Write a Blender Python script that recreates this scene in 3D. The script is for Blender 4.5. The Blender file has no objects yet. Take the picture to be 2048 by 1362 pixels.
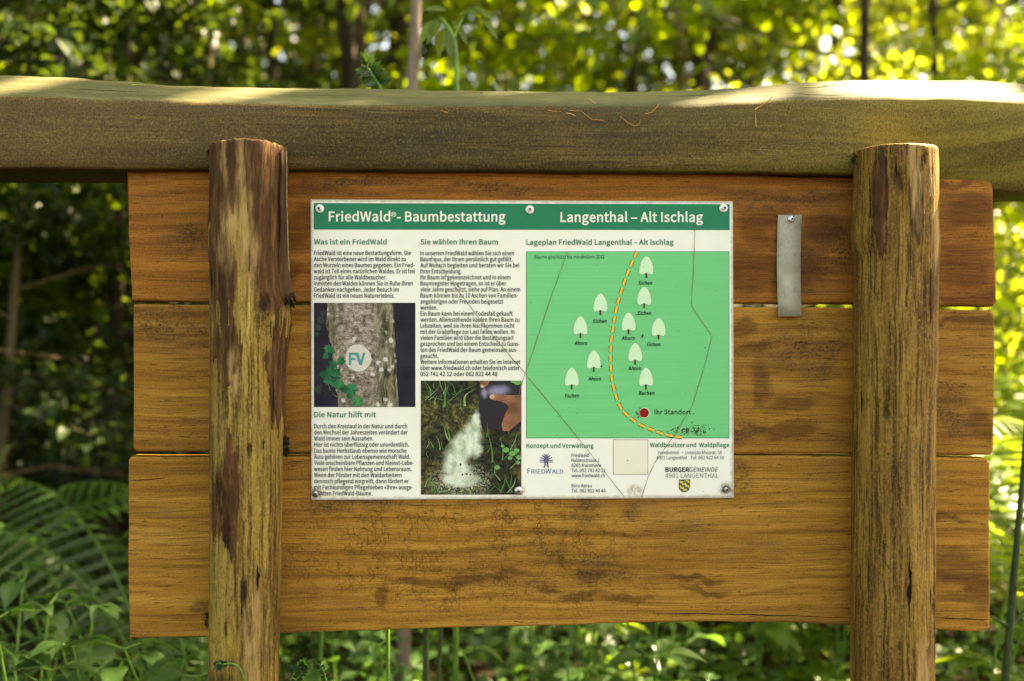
import bpy, bmesh, math, random
import numpy as np
from mathutils import Vector, Matrix

# ------------------------------------------------------------------ camera
SC = bpy.context.scene
COL = SC.collection
S = 0.0007                      # metres per photo pixel on the plank face
LENS = 35.0
D = 2048 * S * LENS / 36.0      # camera to plank face
ZC = 1.25                       # camera height
cam_d = bpy.data.cameras.new('camera')
cam_d.lens = LENS
cam_d.sensor_width = 36.0
cam_d.clip_start = 0.05
cam_d.clip_end = 500
cam_d.dof.use_dof = True
cam_d.dof.focus_distance = D - 0.01
cam_d.dof.aperture_fstop = 2.5
cam = bpy.data.objects.new('camera', cam_d)
cam.location = (0, 0, ZC)
cam.rotation_euler = (math.radians(90), 0, 0)
COL.objects.link(cam)
SC.camera = cam

# ------------------------------------------------------------------ light
SUN_EL, SUN_AZ = math.radians(48), math.radians(60)     # azimuth from +Y towards +X
w = bpy.data.worlds.new('World')
SC.world = w
w.use_nodes = True
nt = w.node_tree
bg = nt.nodes['Background']
sky = nt.nodes.new('ShaderNodeTexSky')
sky.sky_type = 'NISHITA'
sky.sun_disc = False
sky.sun_elevation = SUN_EL
sky.sun_rotation = SUN_AZ
sky.dust_density = 3.0
sky.air_density = 1.0
sky.ozone_density = 1.0
nt.links.new(sky.outputs[0], bg.inputs[0])
bg.inputs[1].default_value = 0.05
sl = bpy.data.lights.new('sun', 'SUN')
sl.energy = 5.0
sl.angle = math.radians(0.5)
sl.color = (1.0, 0.93, 0.80)
sun = bpy.data.objects.new('sun', sl)
sd = Vector((math.sin(SUN_AZ) * math.cos(SUN_EL), math.cos(SUN_AZ) * math.cos(SUN_EL), math.sin(SUN_EL)))
sun.rotation_euler = sd.to_track_quat('Z', 'Y').to_euler()
sun.location = (6, 8, 14)
COL.objects.link(sun)
vs = SC.view_settings
vs.view_transform = 'Standard'
vs.look = 'None'
vs.gamma = 1
vs.use_curve_mapping = False
vs.exposure = 4.02
vs.use_white_balance = True
vs.white_balance_temperature = 9500
vs.white_balance_tint = 10
SC.cycles.max_bounces = 7
SC.cycles.diffuse_bounces = 4
SC.cycles.transmission_bounces = 4
SC.cycles.use_denoising = True
SC.cycles.sample_clamp_indirect = 6

random.seed(7)
RNG = np.random.default_rng(11)

# ------------------------------------------------------------------ helpers
def tag(o, label=None, cat=None, group=None, kind=None):
    if label: o['label'] = label
    if cat: o['category'] = cat
    if group: o['group'] = group
    if kind: o['kind'] = kind
    return o

def empty(name, loc=(0, 0, 0), rot=(0, 0, 0), parent=None):
    o = bpy.data.objects.new(name, None)
    o.empty_display_size = 0.05
    o.location = loc
    o.rotation_euler = rot
    o.parent = parent
    COL.objects.link(o)
    return o

def mesh_obj(name, me, mats=None, parent=None):
    o = bpy.data.objects.new(name, me)
    if mats is not None:
        me.materials.clear()
        for m in (mats if isinstance(mats, (list, tuple)) else [mats]):
            me.materials.append(m)
    o.parent = parent
    COL.objects.link(o)
    return o

def from_py(name, v, f, mats=None, parent=None, smooth=False, idx=None):
    me = bpy.data.meshes.new(name)
    me.from_pydata([tuple(p) for p in v], [], f)
    if smooth:
        for p in me.polygons: p.use_smooth = True
    o = mesh_obj(name, me, mats, parent)
    if idx is not None:
        for p, i in zip(me.polygons, idx): p.material_index = i
    me.update()
    return o

def copy_tree(o, parent=None):
    c = o.copy()
    COL.objects.link(c)
    if parent is not None: c.parent = parent
    for ch in list(o.children):
        copy_tree(ch, c)
    return c

# board frame: u right, n towards the camera, w up; origin on the plank face at the view axis
YAW = math.radians(2.3)
UX = Vector((math.cos(YAW), math.sin(YAW), 0))
NX = Vector((math.sin(YAW), -math.cos(YAW), 0))
ORG = Vector((0, D, ZC))

def bl(px, py, off=0.0):
    """photo pixel -> board-local (x, y, z) on the plane `off` metres in front of the plank face"""
    d = Vector(((px - 1024) * S / D, 1.0, -(py - 681) * S / D))
    o = ORG + NX * off
    c0 = Vector((0, 0, ZC))
    t = (o - c0).dot(NX) / d.dot(NX)
    p = c0 + d * t - ORG
    return Vector((p.dot(UX), -off, p.z))

def at(px, py, Y):
    """photo pixel at depth Y -> world"""
    return Vector(((px - 1024) * S / D * Y, Y, ZC - (py - 681) * S / D * Y))

def board_root(name, anchor=None):
    return empty(name, ORG, (0, 0, YAW))

# ------------------------------------------------------------------ material helper
class NB:
    def __init__(self, name):
        self.m = bpy.data.materials.new(name)
        self.m.use_nodes = True
        self.t = self.m.node_tree
        self.b = self.t.nodes['Principled BSDF']
        self.out = self.t.nodes['Material Output']
    def n(self, typ, **kw):
        x = self.t.nodes.new(typ)
        for k, v in kw.items(): setattr(x, k, v)
        return x
    def set(self, sock, v):
        if isinstance(v, bpy.types.NodeSocket): self.t.links.new(v, sock)
        elif v is not None:
            if isinstance(v, (tuple, list)) and len(v) == 3 and sock.type == 'RGBA': v = (*v, 1)
            sock.default_value = v
    def co(self, which='Object'):
        return self.n('ShaderNodeTexCoord').outputs[which]
    def map(self, vec, scale=(1, 1, 1), loc=(0, 0, 0), rot=(0, 0, 0)):
        x = self.n('ShaderNodeMapping')
        self.set(x.inputs['Vector'], vec)
        x.inputs['Scale'].default_value = scale
        x.inputs['Location'].default_value = loc
        x.inputs['Rotation'].default_value = rot
        return x.outputs[0]
    def noise(self, vec, scale=5, detail=4, rough=0.55, dist=0.0, color=False):
        x = self.n('ShaderNodeTexNoise')
        self.set(x.inputs['Vector'], vec)
        x.inputs['Scale'].default_value = scale
        x.inputs['Detail'].default_value = detail
        x.inputs['Roughness'].default_value = rough
        x.inputs['Distortion'].default_value = dist
        return x.outputs['Color' if color else 'Fac']
    def vor(self, vec, scale, feature='DISTANCE_TO_EDGE', out='Distance', rand=1.0):
        x = self.n('ShaderNodeTexVoronoi', feature=feature)
        self.set(x.inputs['Vector'], vec)
        x.inputs['Scale'].default_value = scale
        x.inputs['Randomness'].default_value = rand
        return x.outputs[out]
    def math(self, op, a, b=None, c=None, clamp=False):
        x = self.n('ShaderNodeMath', operation=op, use_clamp=clamp)
        self.set(x.inputs[0], a)
        if b is not None: self.set(x.inputs[1], b)
        if c is not None: self.set(x.inputs[2], c)
        return x.outputs[0]
    def rng(self, v, a, b, c=0.0, d=1.0):
        x = self.n('ShaderNodeMapRange')
        x.interpolation_type = 'SMOOTHSTEP'
        self.set(x.inputs['Value'], v)
        for k, q in zip(('From Min', 'From Max', 'To Min', 'To Max'), (a, b, c, d)):
            x.inputs[k].default_value = q
        return x.outputs['Result']
    def ramp(self, fac, stops):
        x = self.n('ShaderNodeValToRGB')
        self.set(x.inputs[0], fac)
        e = x.color_ramp.elements
        while len(e) < len(stops): e.new(0.5)
        for el, (p, c) in zip(e, stops):
            el.position = p
            el.color = (*c, 1) if len(c) == 3 else c
        return x.outputs[0]
    def mix(self, fac, a, b, mode='MIX'):
        x = self.n('ShaderNodeMix', data_type='RGBA', blend_type=mode)
        self.set(x.inputs[0], fac)
        self.set(x.inputs[6], a)
        self.set(x.inputs[7], b)
        return x.outputs[2]
    def sep(self, vec):
        x = self.n('ShaderNodeSeparateXYZ')
        self.set(x.inputs[0], vec)
        return x.outputs
    def add(self, a, b):
        x = self.n('ShaderNodeVectorMath', operation='ADD')
        self.set(x.inputs[0], a); self.set(x.inputs[1], b)
        return x.outputs[0]
    def scl(self, a, s):
        x = self.n('ShaderNodeVectorMath', operation='SCALE')
        self.set(x.inputs[0], a); x.inputs['Scale'].default_value = s
        return x.outputs[0]
    def warp(self, vec, scale, amt):
        c = self.noise(vec, scale, 3, 0.6, color=True)
        c = self.add(c, (-0.5, -0.5, -0.5))
        return self.add(vec, self.scl(c, amt))
    def ell(self, vec, px, py, rx, ry, soft=0.6):
        """soft ellipse mask on the board plane, photo pixels"""
        p = bl(px, py)
        s = self.sep(vec)
        a = self.math('MULTIPLY', self.math('SUBTRACT', s[0], p.x), 1 / (rx * S))
        b = self.math('MULTIPLY', self.math('SUBTRACT', s[2], p.z), 1 / (ry * S))
        d = self.math('SQRT', self.math('ADD', self.math('MULTIPLY', a, a), self.math('MULTIPLY', b, b)))
        return self.rng(d, 1.0 + soft * 0.5, 1.0 - soft * 0.5)
    def ells(self, vec, lst, soft=0.6):
        r = None
        for e in lst:
            m = self.ell(vec, *e[:4], soft=e[4] if len(e) > 4 else soft)
            r = m if r is None else self.math('MAXIMUM', r, m)
        return r
    def bump(self, h, strength=0.3, dist=0.002, nrm=None):
        x = self.n('ShaderNodeBump')
        x.inputs['Strength'].default_value = strength
        x.inputs['Distance'].default_value = dist
        self.set(x.inputs['Height'], h)
        if nrm is not None: self.set(x.inputs['Normal'], nrm)
        return x.outputs[0]
    def fin(self, col, rough=0.6, spec=0.4, nrm=None, metal=0.0):
        self.set(self.b.inputs['Base Color'], col)
        self.set(self.b.inputs['Roughness'], rough)
        self.set(self.b.inputs['Specular IOR Level'], spec)
        self.set(self.b.inputs['Metallic'], metal)
        if nrm is not None: self.set(self.b.inputs['Normal'], nrm)
        return self.m

def flat(name, col, rough=0.5, spec=0.3, metal=0.0):
    return NB(name).fin(col, rough, spec, None, metal)

def srgb(r, g, b):
    f = lambda c: (c / 255 / 12.92) if c <= 10 else ((c / 255 + 0.055) / 1.055) ** 2.4
    return (f(r), f(g), f(b))

# ------------------------------------------------------------------ wood materials
def plank_mat(name, seed, tint, stains, dirt, crackle, cracks=(), grain=1.0):
    k = NB(name)
    co = k.co()
    w1 = k.warp(co, 3.0, 0.06)
    v = k.map(w1, (1.7, 1.7, 62), (seed * 3.1, seed, seed * 1.7))
    g1 = k.noise(v, 1.0, 3, 0.5, 0.25)                       # broad streaks
    v2 = k.map(k.warp(co, 4, 0.016), (6, 6, 380), (seed, 0, seed * 2.3))
    g2 = k.noise(v2, 1.0, 5, 0.7)                              # fine grain
    ring = k.n('ShaderNodeTexWave', wave_type='BANDS', bands_direction='Z')
    k.set(ring.inputs['Vector'], k.map(k.warp(co, 2.2, 0.10), (0.35, 1, 1), (0, 0, seed)))
    ring.inputs['Scale'].default_value = 22
    ring.inputs['Distortion'].default_value = 5.0
    ring.inputs['Detail'].default_value = 4
    ring.inputs['Detail Scale'].default_value = 1.6
    r1 = ring.outputs['Fac']
    base = k.ramp(k.math('ADD', k.math('MULTIPLY', g1, 0.9), k.math('MULTIPLY', r1, 0.08)),
                  [(0.22, (0.15, 0.058, 0.009)), (0.40, (0.29, 0.122, 0.018)), (0.57, (0.39, 0.180, 0.030)), (0.78, (0.50, 0.250, 0.052))])
    base = k.mix(1.0, base, tint, 'MULTIPLY')
    big = k.noise(k.map(co, (1, 1, 2.0), (seed, 0, 0)), 5.5, 4, 0.6)
    base = k.mix(k.rng(big, 0.45, 0.72, 0, 0.45), base, (0.20, 0.085, 0.022))
    grey = k.noise(k.map(co, (1, 1, 1.6), (0, 0, seed * 5)), 7, 6, 0.72)
    base = k.mix(k.rng(grey, 0.52, 0.75, 0, 0.5), base, (0.20, 0.135, 0.055))
    base = k.mix(k.rng(g2, 0.47, 0.64, 0, 0.55 * grain), base, (0.085, 0.034, 0.009))
    # dark pores: short dashes along the grain
    pv = k.map(k.warp(co, 9, 0.004), (60, 60, 520), (0, seed, 0))
    pores = k.rng(k.noise(pv, 1.0, 2, 0.5), 0.59, 0.70)
    pores = k.math('MULTIPLY', pores, k.rng(k.noise(k.map(co, (1, 1, 5)), 14, 3), 0.40, 0.62))
    base = k.mix(k.math('MULTIPLY', pores, 0.7), base, (0.035, 0.015, 0.006))
    grit = k.noise(k.map(co, (1, 1, 1.7)), 330, 4, 0.8)
    base = k.mix(k.rng(grit, 0.50, 0.68, 0, 0.5), base, (0.060, 0.027, 0.009))
    base = k.mix(k.rng(grit, 0.48, 0.34, 0, 0.28), base, (0.62, 0.36, 0.11))
    h = k.math('SUBTRACT', k.math('ADD', k.math('MULTIPLY', g2, 0.5), k.math('MULTIPLY', grit, -0.5)), k.math('MULTIPLY', pores, 0.8))
    wv = k.warp(k.warp(co, 9, 0.07), 40, 0.016)
    if stains:
        sm = k.ells(wv, stains, 0.85)
        sm = k.math('MULTIPLY', sm, k.rng(k.noise(k.map(k.warp(co, 8, .02), (4, 4, 60)), 3, 7, 0.75), 0.30, 0.60, 0.45, 1.0))
        base = k.mix(k.math('MULTIPLY', sm, 0.68), base, (0.070, 0.022, 0.005))
    if dirt:
        dm = k.ells(k.warp(co, 10, 0.08), dirt, 1.2)
        sp = k.rng(k.noise(co, 260, 4, 0.75), 0.45, 0.62)
        fl = k.rng(k.noise(k.map(co, (1, 1, 2)), 24, 6, 0.75), 0.30, 0.58)
        dm = k.math('MULTIPLY', dm, k.math('MULTIPLY', fl, k.math('ADD', 0.35, k.math('MULTIPLY', sp, 0.65))))
        base = k.mix(k.math('MULTIPLY', dm, 0.95), base, (0.040, 0.027, 0.016))
    if crackle:
        cm = k.ells(k.warp(co, 8, 0.10), crackle, 1.3)
        cv = k.warp(k.map(co, (1.0, 1.0, 0.62)), 60, 0.010)
        c1 = k.rng(k.vor(cv, 105), 0.075, 0.0)
        c2 = k.rng(k.vor(k.warp(k.map(co, (1, 1, 0.8), (3, 0, 1)), 90, 0.006), 190), 0.10, 0.0)
        cl = k.math('MAXIMUM', c1, k.math('MULTIPLY', c2, 0.6))
        cl = k.math('MULTIPLY', cl, k.rng(k.noise(co, 34, 4, 0.7), 0.38, 0.62))
        cl = k.math('MULTIPLY', cl, cm)
        base = k.mix(k.math('MULTIPLY', cl, 0.68), base, (0.045, 0.024, 0.009))
        h = k.math('SUBTRACT', h, k.math('MULTIPLY', cl, 0.9))
    spk = k.rng(k.vor(co, 75, 'F1'), 0.11, 0.05)
    spk = k.math('MULTIPLY', spk, k.rng(k.noise(co, 30, 2), 0.55, 0.62))
    base = k.mix(k.math('MULTIPLY', spk, 0.85), base, (0.025, 0.014, 0.008))
    return k.fin(base, 0.66, 0.12, k.bump(h, 0.7, 0.0014))

def post_mat(name, seed, bark, knots, pale, tint=None):
    k = NB(name)
    co = k.co()
    v = k.map(k.warp(co, 5, 0.03), (42, 42, 2.4), (seed, seed * 2, seed))
    g1 = k.noise(v, 1.0, 8, 0.68, 0.5)
    v2 = k.map(k.warp(co, 14, 0.008), (230, 230, 7), (0, 0, seed))
    g2 = k.noise(v2, 1.0, 6, 0.72, 0.2)
    base = k.ramp(g1, [(0.28, (0.055, 0.024, 0.006)), (0.40, (0.190, 0.105, 0.022)), (0.52, (0.36, 0.225, 0.046)), (0.70, (0.56, 0.375, 0.095))])
    big = k.noise(k.map(co, (3, 3, 1.4), (0, seed, 0)), 4, 5, 0.65)
    base = k.mix(k.rng(big, 0.47, 0.72, 0, 0.55), base, (0.15, 0.095, 0.032))
    olive = k.noise(k.map(co, (2, 2, 1.0), (seed, 3, 0)), 5, 4, 0.6)
    base = k.mix(k.rng(olive, 0.46, 0.66, 0, 0.5), base, (0.34, 0.225, 0.034))
    base = k.mix(k.rng(g2, 0.46, 0.62, 0, 0.85), base, (0.040, 0.018, 0.007))
    if tint: base = k.mix(1.0, base, tint, 'MULTIPLY')
    grit = k.noise(k.map(co, (1, 1, .6)), 330, 4, 0.8)
    base = k.mix(k.rng(grit, 0.50, 0.68, 0, 0.55), base, (0.045, 0.022, 0.008))
    base = k.mix(k.rng(grit, 0.47, 0.33, 0, 0.3), base, (0.62, 0.42, 0.15))
    sp = k.rng(k.noise(k.map(co, (1, 1, 0.45)), 150, 4, 0.75), 0.56, 0.68)
    sp = k.math('MULTIPLY', sp, k.rng(k.noise(co, 16, 3), 0.45, 0.6))
    base = k.mix(k.math('MULTIPLY', sp, 0.8), base, (0.04, 0.022, 0.010))
    h = k.math('ADD', k.math('MULTIPLY', g2, -0.6), k.math('MULTIPLY', g1, 0.7))
    wv = k.warp(k.warp(co, 12, 0.035), 55, 0.012)
    at_ = k.n('ShaderNodeAttribute'); at_.attribute_name = 'bark'
    bm_ = k.rng(k.math('ADD', at_.outputs['Fac'], k.math('MULTIPLY', k.math('SUBTRACT', k.noise(k.map(co, (150, 150, 22)), 1, 5, .75), .5), 1.1)), .42, .58)
    bc = k.ramp(k.noise(k.map(k.warp(co, 9, .02), (130, 130, 9), (7, seed, 0)), 1, 6, .75), [(.36, (0.020, 0.008, 0.004)), (.5, (0.075, 0.029, 0.012)), (.66, (0.19, 0.085, 0.030))])
    base = k.mix(k.math('MULTIPLY', bm_, 0.92), base, bc)
    h = k.math('ADD', h, k.math('MULTIPLY', bm_, 0.5))
    if pale:
        pm = k.ells(k.warp(co, 26, 0.018), pale, 0.9)
        pm = k.math('MULTIPLY', pm, k.rng(k.noise(k.map(co, (90, 90, 9)), 1, 5, 0.7), 0.35, 0.6))
        base = k.mix(k.math('MULTIPLY', pm, 0.75), base, (0.52, 0.32, 0.12))
        h = k.math('SUBTRACT', h, k.math('MULTIPLY', pm, 0.5))
    if knots:
        km = k.math('MULTIPLY', k.ells(k.warp(k.warp(co, 60, 0.010), 180, 0.004), knots, 1.2), k.rng(k.noise(k.map(co, (120, 120, 14)), 1, 5, .7), .32, .6, .25, 1))
        base = k.mix(k.math('MULTIPLY', km, 0.95), base, (0.030, 0.012, 0.008))
        h = k.math('SUBTRACT', h, k.math('MULTIPLY', km, 1.6))
    return k.fin(base, 0.66, 0.13, k.bump(h, 1.0, 0.004))

def beam_mats():
    k = NB('mossy_beam_wood')
    co = k.co()
    v = k.map(k.warp(co, 2.2, 0.09), (2.2, 2.2, 34))
    g1 = k.noise(v, 1, 7, 0.62, 0.6)
    g2 = k.noise(k.map(k.warp(co, 6, 0.012), (5, 5, 330)), 1, 5, 0.7)
    sp = k.noise(k.map(co, (1.3, 1, 1)), 330, 4, 0.82)
    base = k.ramp(g1, [(0.28, (0.034, 0.022, 0.007)), (0.45, (0.088, 0.058, 0.016)), (0.60, (0.155, 0.105, 0.028)), (0.8, (0.23, 0.160, 0.044))])
    base = k.mix(k.rng(g2, 0.45, 0.62, 0, 0.8), base, (0.036, 0.023, 0.008))
    big = k.noise(k.map(co, (1, 1, 1.6)), 5, 6, 0.68)
    base = k.mix(k.rng(big, 0.45, 0.62, 0, 0.75), base, (0.060, 0.046, 0.020))
    xs = k.sep(co)
    base = k.mix(k.rng(xs[0], 0.10, 0.62, 0, 0.75), base, k.mix(k.rng(g1, 0.3, 0.7), (0.135, 0.100, 0.016), (0.29, 0.225, 0.032)))  # yellower towards the right end: light reflected off foliage put into the colour
    base = k.mix(k.rng(xs[0], -0.62, -0.15, 0.35, 0.0), base, (0.20, 0.125, 0.045))
    base = k.mix(k.rng(sp, 0.50, 0.64, 0, 0.65), base, (0.026, 0.020, 0.007))
    base = k.mix(k.rng(sp, 0.47, 0.34, 0, 0.35), base, (0.40, 0.31, 0.085))
    lines = k.rng(k.noise(k.map(k.warp(co, 2.5, 0.07), (2, 2, 150), (5, 0, 2)), 1, 3, 0.5), 0.66, 0.72)
    base = k.mix(k.math('MULTIPLY', lines, 0.5), base, (0.34, 0.27, 0.10))
    for (ex, ey, rx, ry) in ((10, 279, 118, 24), (1615, 300, 130, 24)):
        p = bl(ex, ey, .026)
        q_ = k.sep(k.warp(co, 7, .03))
        a_ = k.math('MULTIPLY', k.math('SUBTRACT', q_[0], p.x), 1 / (rx * S)); b_ = k.math('MULTIPLY', k.math('SUBTRACT', q_[2], p.z), 1 / (ry * S))
        d_ = k.math('SQRT', k.math('ADD', k.math('MULTIPLY', a_, a_), k.math('MULTIPLY', b_, b_)))
        ln = k.math('MULTIPLY', k.rng(k.math('ABSOLUTE', k.math('SINE', k.math('MULTIPLY', d_, 13.0))), .30, .0), k.rng(d_, 1.15, .8))
        base = k.mix(k.math('MULTIPLY', ln, .32), base, (0.36, 0.27, 0.10))
    dk = k.rng(k.vor(co, 60, 'F1'), 0.13, 0.05)
    dk = k.math('MULTIPLY', dk, k.rng(k.noise(co, 20, 2), 0.52, 0.6))
    base = k.mix(k.math('MULTIPLY', dk, 0.8), base, (0.03, 0.02, 0.01))
    h = k.math('ADD', k.math('MULTIPLY', g2, 0.5), k.math('MULTIPLY', sp, 0.4))
    front = k.fin(base, 0.72, 0.2, k.bump(h, 0.6, 0.0016))
    k = NB('weathered_beam_top')
    co = k.co()
    g1 = k.noise(k.map(k.warp(co, 4, 0.05), (4, 60, 60)), 1, 7, 0.68, 0.5)
    base = k.ramp(g1, [(0.25, (0.046, 0.040, 0.018)), (0.45, (0.095, 0.086, 0.036)), (0.62, (0.155, 0.142, 0.062)), (0.8, (0.23, 0.21, 0.10))])
    big = k.noise(k.map(co, (1, 2, 2)), 9, 6, 0.7)
    base = k.mix(k.rng(big, 0.42, 0.62, 0, 0.85), base, (0.075, 0.075, 0.034))
    bare = k.ells(k.warp(co, 14, 0.05), [(1830, 180, 160, 22), (1950, 185, 60, 14)], 0.9)  # paler bare wood; the sun patch here is also put into the colour
    bw = k.ramp(k.noise(k.map(k.warp(co, 6, 0.03), (7, 120, 120)), 1, 6, 0.7), [(0.3, (0.10, 0.075, 0.045)), (0.45, (0.19, 0.165, 0.11)), (0.6, (0.30, 0.275, 0.20))])
    base = k.mix(bare, base, bw)
    chk = k.rng(k.vor(k.warp(k.map(co, (1.5, 0.5, 0.5)), 60, 0.006), 170), 0.07, 0.0)
    chk = k.math('MULTIPLY', chk, k.rng(k.noise(co, 20, 3), 0.4, 0.6))
    base = k.mix(k.math('MULTIPLY', chk, 0.6), base, (0.05, 0.045, 0.018))
    sp = k.noise(co, 380, 3, 0.7)
    base = k.mix(k.rng(sp, 0.54, 0.70, 0, 0.55), base, (0.055, 0.050, 0.02))
    top = k.fin(base, 0.7, 0.25, k.bump(k.math('ADD', g1, k.math('MULTIPLY', sp, 0.5)), 0.7, 0.002))
    return front, top

# ------------------------------------------------------------------ interpolation
def interp(pts, x):
    return float(np.interp(x, [p[0] for p in pts], [p[1] for p in pts]))
def sm_interp(pts, x):
    xs = [p[0] for p in pts]; ys = [p[1] for p in pts]
    if x <= xs[0]: return ys[0]
    if x >= xs[-1]: return ys[-1]
    i = max(j for j in range(len(xs)) if xs[j] <= x)
    t = (x - xs[i]) / (xs[i + 1] - xs[i])
    t = t * t * (3 - 2 * t)
    return ys[i] * (1 - t) + ys[i + 1] * t

# ================================================================== NOTICE BOARD
board = board_root('notice_board')
tag(board, 'rustic brown wooden notice board with three planks between two round posts under a mossy beam', 'notice board')

def make_plank(outline, mat, label, thick=0.028, bev=0.004):
    """outline: photo pixels, clockwise; resampled with a little waver, extruded back and bevelled"""
    rr = random.Random(len(outline) * 7 + int(outline[0][1]))
    pts = []
    for i in range(len(outline)):
        a = Vector(outline[i]); b = Vector(outline[(i + 1) % len(outline)])
        L = (b - a).length
        n = max(1, int(L / 45))
        for j in range(n):
            p = a.lerp(b, j / n)
            if 0 < j: p += Vector((rr.uniform(-.9, .9), rr.uniform(-.9, .9)))
            pts.append(p)
    bm = bmesh.new()
    fr = [bm.verts.new(bl(p.x, p.y, 0.0)) for p in pts]
    bk = [bm.verts.new(v.co + Vector((0, thick, 0))) for v in fr]
    n = len(pts)
    f0 = bm.faces.new(fr)
    bm.faces.new(list(reversed(bk)))
    for i in range(n):
        bm.faces.new([fr[i], bk[i], bk[(i + 1) % n], fr[(i + 1) % n]])
    bmesh.ops.recalc_face_normals(bm, faces=bm.faces)
    es = list(f0.edges)
    bmesh.ops.bevel(bm, geom=es, offset=bev, segments=3, profile=0.5, affect='EDGES')
    me = bpy.data.meshes.new('plank')
    bm.to_mesh(me); bm.free()
    o = mesh_obj('plank', me, mat, board)
    o['label'] = label
    return o

pm1 = plank_mat('upper_plank_wood', 1.0, (0.98, 0.77, 0.70),
    [(1510, 470, 40, 45), (1500, 545, 60, 55), (1580, 520, 70, 60), (1540, 430, 60, 22), (600, 455, 28, 45), (592, 545, 24, 30),
     (1940, 420, 60, 30), (1930, 520, 70, 45), (1940, 590, 70, 24), (1650, 450, 40, 30), (1920, 366, 90, 8)],
    [(1660, 500, 70, 60), (370, 480, 45, 35), (1740, 470, 30, 60), (700, 372, 150, 14), (1000, 385, 120, 10), (1600, 400, 140, 18)], None)
pm2 = plank_mat('middle_plank_wood', 4.2, (1.10, 1.10, 1.06),
    [(1490, 660, 22, 18), (1510, 700, 30, 12), (1520, 760, 20, 40), (1580, 800, 45, 20), (1560, 850, 80, 10), (1590, 865, 50, 14), (1960, 850, 26, 32), (1930, 640, 60, 10)],
    [(1620, 690, 80, 55), (1630, 755, 40, 30), (340, 640, 80, 40), (1900, 820, 50, 60), (1480, 860, 50, 30)], None)
pm3 = plank_mat('lower_plank_wood', 9.1, (1.20, 1.22, 1.15),
    [(780, 1200, 14, 26), (850, 1165, 60, 10), (930, 1162, 50, 12), (1010, 1155, 50, 8), (1090, 1180, 26, 10), (1160, 1192, 50, 8), (1180, 1145, 26, 14), (1250, 1200, 60, 8),
     (1380, 1150, 50, 8), (1400, 1175, 50, 6), (405, 1205, 24, 14), (1920, 1130, 60, 30), (1930, 1195, 60, 14), (1950, 1160, 30, 60), (1890, 1045, 60, 8)],
    [(1170, 1015, 26, 30), (1260, 1012, 12, 22), (1125, 1080, 12, 60), (700, 1010, 110, 16), (1200, 1145, 60, 30), (1480, 960, 30, 40)],
    [(860, 1050, 260, 85), (1050, 1060, 150, 130), (760, 1140, 220, 60), (1000, 1180, 300, 50), (1150, 1100, 130, 80)])

make_plank([(253, 343), (420, 341), (1000, 342), (1380, 346), (1700, 354), (1870, 357), (1975, 359), (1987, 368), (1991, 480), (1994, 604), (1986, 613),
            (1870, 612), (1712, 608), (1200, 606), (600, 605), (263, 602), (256, 470)], pm1, 'topmost plank, stained dark at its right end')
make_plank([(266, 608), (420, 609), (1000, 612), (1700, 615), (1880, 618), (1983, 621), (1990, 630), (1991, 760), (1988, 902), (1982, 910),
            (1870, 910), (1470, 907), (570, 905), (272, 904), (265, 896), (266, 750)], pm2, 'middle plank with grey mould right of the sign')
make_plank([(262, 913), (420, 914), (1000, 911), (1470, 911), (1870, 914), (1974, 917), (1981, 926), (1981, 1100), (1980, 1256), (1962, 1265),
            (1865, 1260), (1706, 1251), (1560, 1245), (1430, 1244), (1250, 1247), (1100, 1252), (850, 1258), (560, 1268), (420, 1275), (258, 1277), (255, 1100), (256, 920)],
           pm3, 'widest bottom plank with crackled grain below the sign')

# long checks (drying cracks) cut as dark recesses proud of nothing: thin wedge strips sunk in the face
crack_m = flat('crack_dark', (0.012, 0.007, 0.004), 0.9, 0.1)
def crack(pts, width, parent, off=0.0006, name='drying_crack'):
    v, f = [], []
    n = len(pts)
    rr = random.Random(int(pts[0][0]))
    for i, (x, y) in enumerate(pts):
        wd = width * (0.15 + 0.85 * math.sin(math.pi * min(1, max(0, (i + .3) / n)))) * rr.uniform(.7, 1.2)
        yy = y + rr.uniform(-.6, .6)
        v += [bl(x, yy - wd, off), bl(x, yy + wd, off)]
    for i in range(n - 1):
        f.append([2 * i, 2 * i + 1, 2 * i + 3, 2 * i + 2])
    return from_py(name, v, f, crack_m, parent)
def line(x0, y0, x1, y1, n, sag=0):
    return [(x0 + (x1 - x0) * i / n, y0 + (y1 - y0) * i / n + sag * math.sin(math.pi * i / n)) for i in range(n + 1)]
crack(line(1300, 1227, 1704, 1236, 26, -2), 1.0, board)
crack(line(1866, 1235, 1979, 1240, 8), 1.2, board)
crack(line(259, 962, 330, 956, 6), 0.9, board)
crack(line(1455, 347, 1705, 366, 14, -3), 0.7, board)
crack(line(567, 925, 622, 921, 5), 0.7, board)

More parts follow.
